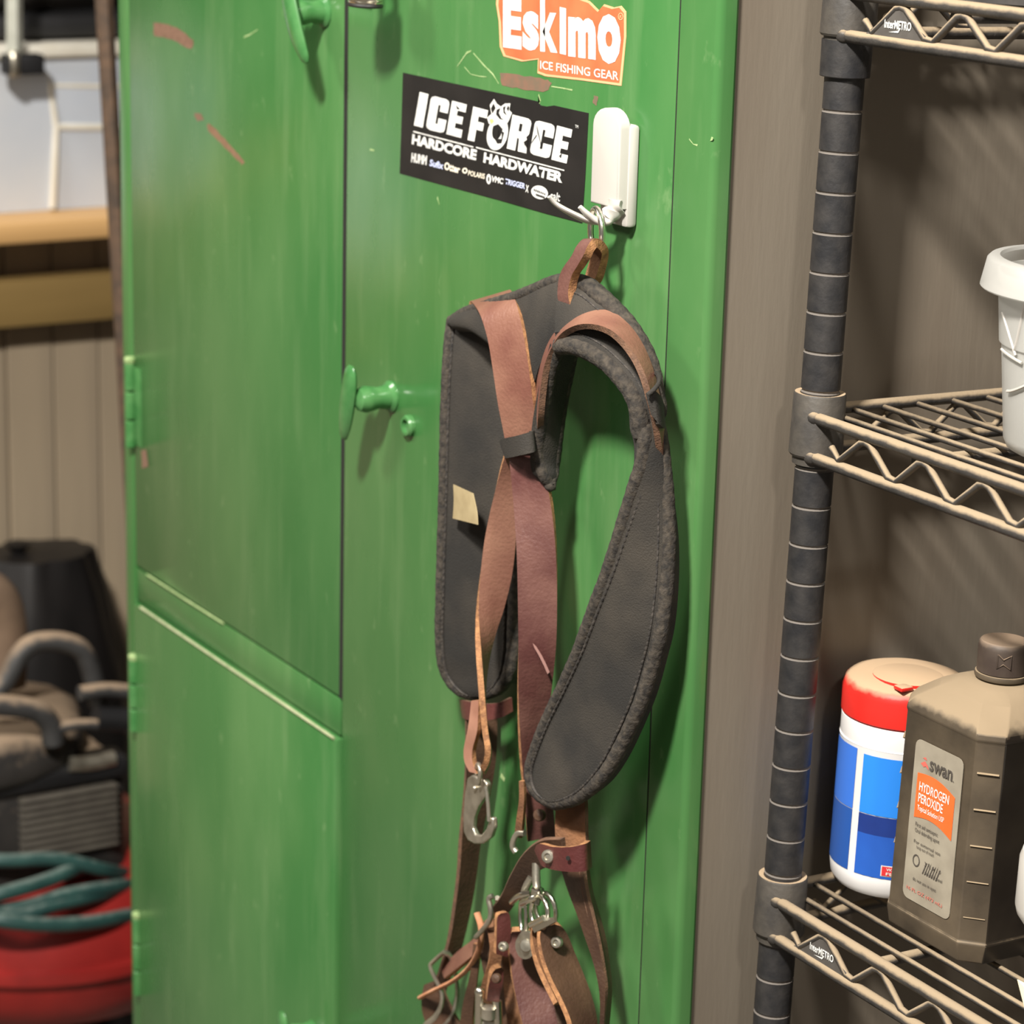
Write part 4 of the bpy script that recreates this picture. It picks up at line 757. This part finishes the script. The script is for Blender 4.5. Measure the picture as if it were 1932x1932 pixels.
# totes
TOTE = mat('pale_tote', (188, 196, 208), (204, 208, 212), 5, .45); RIM = mat('cream_rim', (228, 224, 212), (214, 208, 192), 20, .5)
def tote(y0, y1, label, ribs):
    t = empty('storage_tote', (-2.4, (y0 + y1) / 2, .9935), label, 'tote', None)
    x0, x1 = -2.62, -2.212; zt = 1.217; tp_ = .012
    vs = [(x0 + tp_, y0 + tp_, .994), (x1 - tp_, y0 + tp_, .994), (x1 - tp_, y1 - tp_, .994), (x0 + tp_, y1 - tp_, .994), (x0, y0, zt), (x1, y0, zt), (x1, y1, zt), (x0, y1, zt)]
    ins = [(x + (.004 if x < -2.4 else -.004), y + (.004 if y < (y0 + y1) / 2 else -.004), z) for x, y, z in vs[4:]] + [(x + (.004 if x < -2.4 else -.004), y + (.004 if y < (y0 + y1) / 2 else -.004), z + .004) for x, y, z in vs[:4]]
    q = [(i, (i + 1) % 4, 4 + (i + 1) % 4, 4 + i) for i in range(4)]
    g = G().add(vs + ins, q + [(0, 1, 2, 3)] + [(8 + i, 8 + (i + 1) % 4, 12 + (i + 1) % 4, 12 + i) for i in range(4)] + [(4 + i, 4 + (i + 1) % 4, 8 + (i + 1) % 4, 8 + i) for i in range(4)] + [(12, 13, 14, 15)])
    link('body', g.mesh(), TOTE, t, 20)
    g = G()
    for a, b in (((x0 - .012, y0 - .012, zt - .004), (x0 + .006, y1 + .012, zt + .014)), ((x1 - .006, y0 - .012, zt - .004), (x1 + .012, y1 + .012, zt + .014)), ((x0, y0 - .012, zt - .004), (x1, y0 + .006, zt + .014)), ((x0, y1 - .006, zt - .004), (x1, y1 + .012, zt + .014))): g.box(a, b, c=.003)
    link('rim', g.mesh(), RIM, t); link('lid', G().box((x0 + .004, y0 + .004, zt + .002), (x1 - .004, y1 - .004, zt + .009), c=.002).mesh(), RIM, t)
    for pts in ribs:
        P_ = [atx(px, py, -2.2185) for px, py in pts]
        link('rib', G().tube(P_, .0052, 8).mesh(), RIM, t, 60)
    return t
ya, yb = atx(-330, 200, -2.21).y, atx(420, 200, -2.21).y
tote(ya, yb, 'pale blue storage tote with cream ribs and rim on the workbench', ([(80, 92), (94, 165), (106, 240), (103, 320), (99, 393)], [(94, 160), (180, 162), (330, 158)], [(106, 239), (180, 240), (330, 236)]))
tote(ya - .72, ya - .06, 'pale storage tote on the near bench end, seen mirrored in the green door', ())
# things on and over the tote
BAGM = mat('grey_brown_canvas', (74, 68, 62), (54, 50, 46), 18, .85, bump=.4, bscale=60); BLK = mat('black_rubber', (18, 18, 20), (30, 30, 32), 20, .6)
bg_ = empty('canvas_bag', (-2.42, .42, 1.23), 'dark grey canvas tool bag lying on the storage tote lid', 'bag')
def blob(c, r, sc, amp, n=14, seed=1):
    g = G().ball((0, 0, 0), r, (1, 1, 1), n); rn = random.Random(seed); ph = [rn.uniform(0, 6) for _ in range(9)]
    for v in g.v:
        d = v.normalized(); k = 1 + amp * (math.sin(4 * d.x + ph[0]) + math.sin(5 * d.y + ph[1]) + math.sin(6 * d.z + ph[2]) + .6 * math.sin(11 * d.x + 7 * d.z + ph[3]))
        p = d * r * k; v.x, v.y, v.z = p.x * sc[0] + c[0], p.y * sc[1] + c[1], p.z * sc[2] + c[2]
    return g
g = blob((-2.42, .43, 1.345), .12, (1.2, 2.0, .85), .04, 16, 3)
for v in g.v: v.z = max(v.z, 1.262)
link('bag_body', g.mesh(), BAGM, bg_, 60)
link('bag_base', G().box((-2.56, .20, 1.231), (-2.28, .66, 1.264), c=.012).mesh(), BLK, bg_)
link('bag_handle', G().tube([Vector((-2.40, .30, 1.42)), Vector((-2.40, .33, 1.50)), Vector((-2.40, .43, 1.53)), Vector((-2.40, .53, 1.50)), Vector((-2.40, .56, 1.42))], .010, 8).mesh(), BLK, bg_, 60)
cl = empty('bar_clamp', atx(28, 60, -2.15), 'pale metal bar clamp with a black jaw hanging over the tote front', 'clamp')
link('bar', G().tube([atx(26, -330, -2.16), atx(27, 106, -2.16)], .0115, 4).mesh(), mat('pale_galvanised', (206, 208, 196), (188, 190, 178), 40, .4, .3), cl, 20)
p = atx(42, 121, -2.16); link('jaw', G().box(p + Vector((-.014, -.028, -.014)), p + Vector((.016, .028, .014)), c=.004).mesh(), BLK, cl)
p = atx(26, 118, -2.15); link('screw', G().lathe([(.006, -.02), (.009, -.016), (.009, .012), (.006, .016)], p, 12).mesh(), STEEL, cl, 40)
b0 = atx(196, 0, -1.45); b1 = atx(230, 590, -1.45); dv = (b1 - b0).normalized(); k = b0.z / -dv.z
ft = b0 + dv * k; tpv = b0 - dv * .5
pl = empty('steel_bar', ft, 'rusty dark steel bar leaning upright beside the left edge of the locker', 'bar')
link('shaft', G().tube([tpv, b0.lerp(ft, .3), b0.lerp(ft, .6), ft], [.0105, .0098, .0098, .0098], 6).mesh(), mat('rusty_steel', (74, 62, 52), (104, 82, 64), 60, .7, .2, bump=.2), pl, 25)
link('shaft_end', G().lathe([(.0098, 0), (.0125, .004), (.0125, .03), (.0098, .034)], ft - dv * .034, 10, axis=dv).mesh(), STEEL, pl, 40)
# ---------------------------------------------------------------- compressor, hose, black bag under the bench
ac = empty('air_compressor', (-1.83, .20, 0), 'red pancake air compressor with a dusty black ribbed motor housing', 'compressor')
REDP = mat('glossy_red_tank', (156, 40, 36), (132, 34, 32), 12, .34); HOUS = mat('dusty_black_plastic', (40, 38, 37), (54, 51, 48), 22, .6, dust=(146, 126, 104), dlo=.2, dhi=.8)
c = Vector((-1.77, .225, 0)); R_ = .235
sa = atx(60, 1848, c.x + R_ * .80).z + .012
pr = [(.02, sa - .115), (R_ * .62, sa - .110), (R_ * .84, sa - .085), (R_ * .96, sa - .045), (R_ * .985, sa - .010), (R_ * 1.03, sa - .008), (R_ * 1.035, sa), (R_ * 1.03, sa + .008), (R_ * .985, sa + .010), (R_ * .965, sa + .042), (R_ * .86, sa + .085), (R_ * .62, sa + .112), (.02, sa + .118)]
link('tank', G().lathe(pr, (c.x, c.y, 0), 56).mesh(), REDP, ac, 30)
for a in (20, 140, 260):
    link('foot', G().lathe([(.022, 0), (.024, .004), (.02, max(.02, sa - .09))], (c.x + R_ * .6 * math.cos(D_(a)), c.y + R_ * .6 * math.sin(D_(a)), 0), 14).mesh(), BLK, ac, 40)
zh0 = sa + .10
xf = -1.60
yr = atx(231, 1550, xf).y; yl = yr - .42; z_a = atx(130, 1612, xf).z; z_b = atx(130, 1452, xf).z; z_f = atx(130, 1490, xf).z
g = G().box((c.x - .20, yl, zh0 - .02), (xf - .006, yr + .015, z_b), c=.03); link('housing', g.mesh(), HOUS, ac, 40)
link('shroud', G().box((xf - .05, yl, z_f + .003), (xf + .003, yr + .012, z_b + .006), c=.010).mesh(), BLK, ac, 40)
g = G(); FIN = mat('ribbed_grey_fins', (98, 93, 84), (84, 79, 72), 30, .5)
yfl = atx(38, 1550, xf).y; nf = 9
for i in range(nf):
    z = z_f + (z_a - z_f) * (i + .5) / nf; h = abs(z_f - z_a) / nf * .30
    link('fin', G().box((xf - .02, yfl, z - h), (xf + .006, yr - .006, z + h), c=.003).mesh(), FIN, ac)
z0 = z_b
g = blob((c.x + .06, (yl + yr) / 2 + .03, z0 + .02), .10, (1.3, 1.75, .62), .035, 14, 5); link('motor_top', g.mesh(), HOUS, ac, 60)
tb_ = lambda nm, pts, r, m=HOUS, x=-1.62: link(nm, G().tube(cr([atx(px, py, x) for px, py in pts], len(pts) * 5), r, 10).mesh(), m, ac, 60)
GREYB = mat('grey_dusty_tube', (66, 66, 66), (52, 52, 52), 30, .55, dust=(150, 130, 108), dlo=.3, dhi=.8)
tb_('handle', [(-30, 1330), (10, 1285), (40, 1232), (70, 1212), (120, 1212), (158, 1232), (178, 1290), (186, 1330)], .013, GREYB, -1.64)
tb_('tube', [(-40, 1330), (20, 1332), (70, 1342), (95, 1368), (100, 1402)], .014, GREYB, -1.58)
tb_('tube', [(150, 1308), (200, 1302), (250, 1306)], .010, GREYB, -1.60); tb_('tube', [(180, 1356), (250, 1360)], .016, BLK, -1.58); tb_('tube', [(100, 1376), (160, 1366), (250, 1374)], .007, GREYB, -1.575)
tb_('tube', [(130, 1442), (170, 1440), (215, 1430)], .010, STEEL, -1.60)
tb_('pump_head', [(-60, 1110), (-10, 1130), (8, 1190), (5, 1290)], .030, mat('dusty_brown_casting', (98, 80, 64), (128, 106, 86), 14, .8), -1.68)
HOSE = mat('teal_hose', (46, 80, 75), (34, 64, 62), 30, .45, dust=(130, 142, 134), dlo=.7, dhi=1.3)
ho = empty('air_hose', (-1.7, .25, sa + .12), 'teal rubber air hose coiled loosely over the red compressor tank', 'hose')
H_ = []
def hz(px, py, x): H_.append(atx(px, py, x))
for px, py, x in ((-60, 1622, -1.60), (20, 1624, -1.585), (110, 1622, -1.58), (190, 1640, -1.58), (240, 1650, -1.62), (290, 1655, -1.72), (250, 1640, -1.80), (160, 1636, -1.60), (80, 1664, -1.56), (-20, 1692, -1.555), (-90, 1700, -1.60), (-60, 1720, -1.57), (40, 1712, -1.555), (120, 1690, -1.555), (200, 1676, -1.565), (250, 1672, -1.60), (300, 1690, -1.66), (270, 1716, -1.585), (220, 1732, -1.55), (160, 1742, -1.535), (90, 1745, -1.53), (10, 1738, -1.535), (-60, 1722, -1.56)): hz(px, py, x)
link('hose', G().tube(cr(H_, 150), .0095, 10).mesh(), HOSE, ho, 60)
link('hose', G().tube(cr([atx(px, py, x) for px, py, x in ((-60, 1712, -1.56), (30, 1728, -1.545), (110, 1706, -1.55), (180, 1690, -1.56), (260, 1668, -1.60))], 40), .009, 10).mesh(), HOSE, ho, 60)
BBAG = mat('black_plastic_bag', (14, 12, 12), (24, 21, 20), 12, .5)
q = atx(112, 1200, -2.135)
bb = empty('rubbish_bag', (q.x, q.y - .03, 0), 'black plastic rubbish bag standing under the workbench behind the compressor', 'bag')
zt_ = atx(110, 1035, -2.135).z
g = G().lathe([(.02, 0), (.085, .01), (.098, .08), (.098, zt_ * .45), (.092, zt_ * .68), (.075, zt_ * .88), (.06, zt_), (.01, zt_ + .004)], (0, 0, 0), 40)
for v in g.v:
    a = math.atan2(v.y, v.x); k = 1 + .05 * math.sin(7 * a + 9 * v.z) + .03 * math.sin(13 * a - 14 * v.z); v.x = v.x * k + q.x; v.y = v.y * k * 1.35 + q.y - .03
link('bag_body', g.mesh(), BBAG, bb, 60)
link('tied_neck', G().lathe([(.018, 0), (.008, .008), (.020, .022), (.004, .026)], (q.x, q.y - .06, zt_ - .006), 14).mesh(), BBAG, bb, 60)
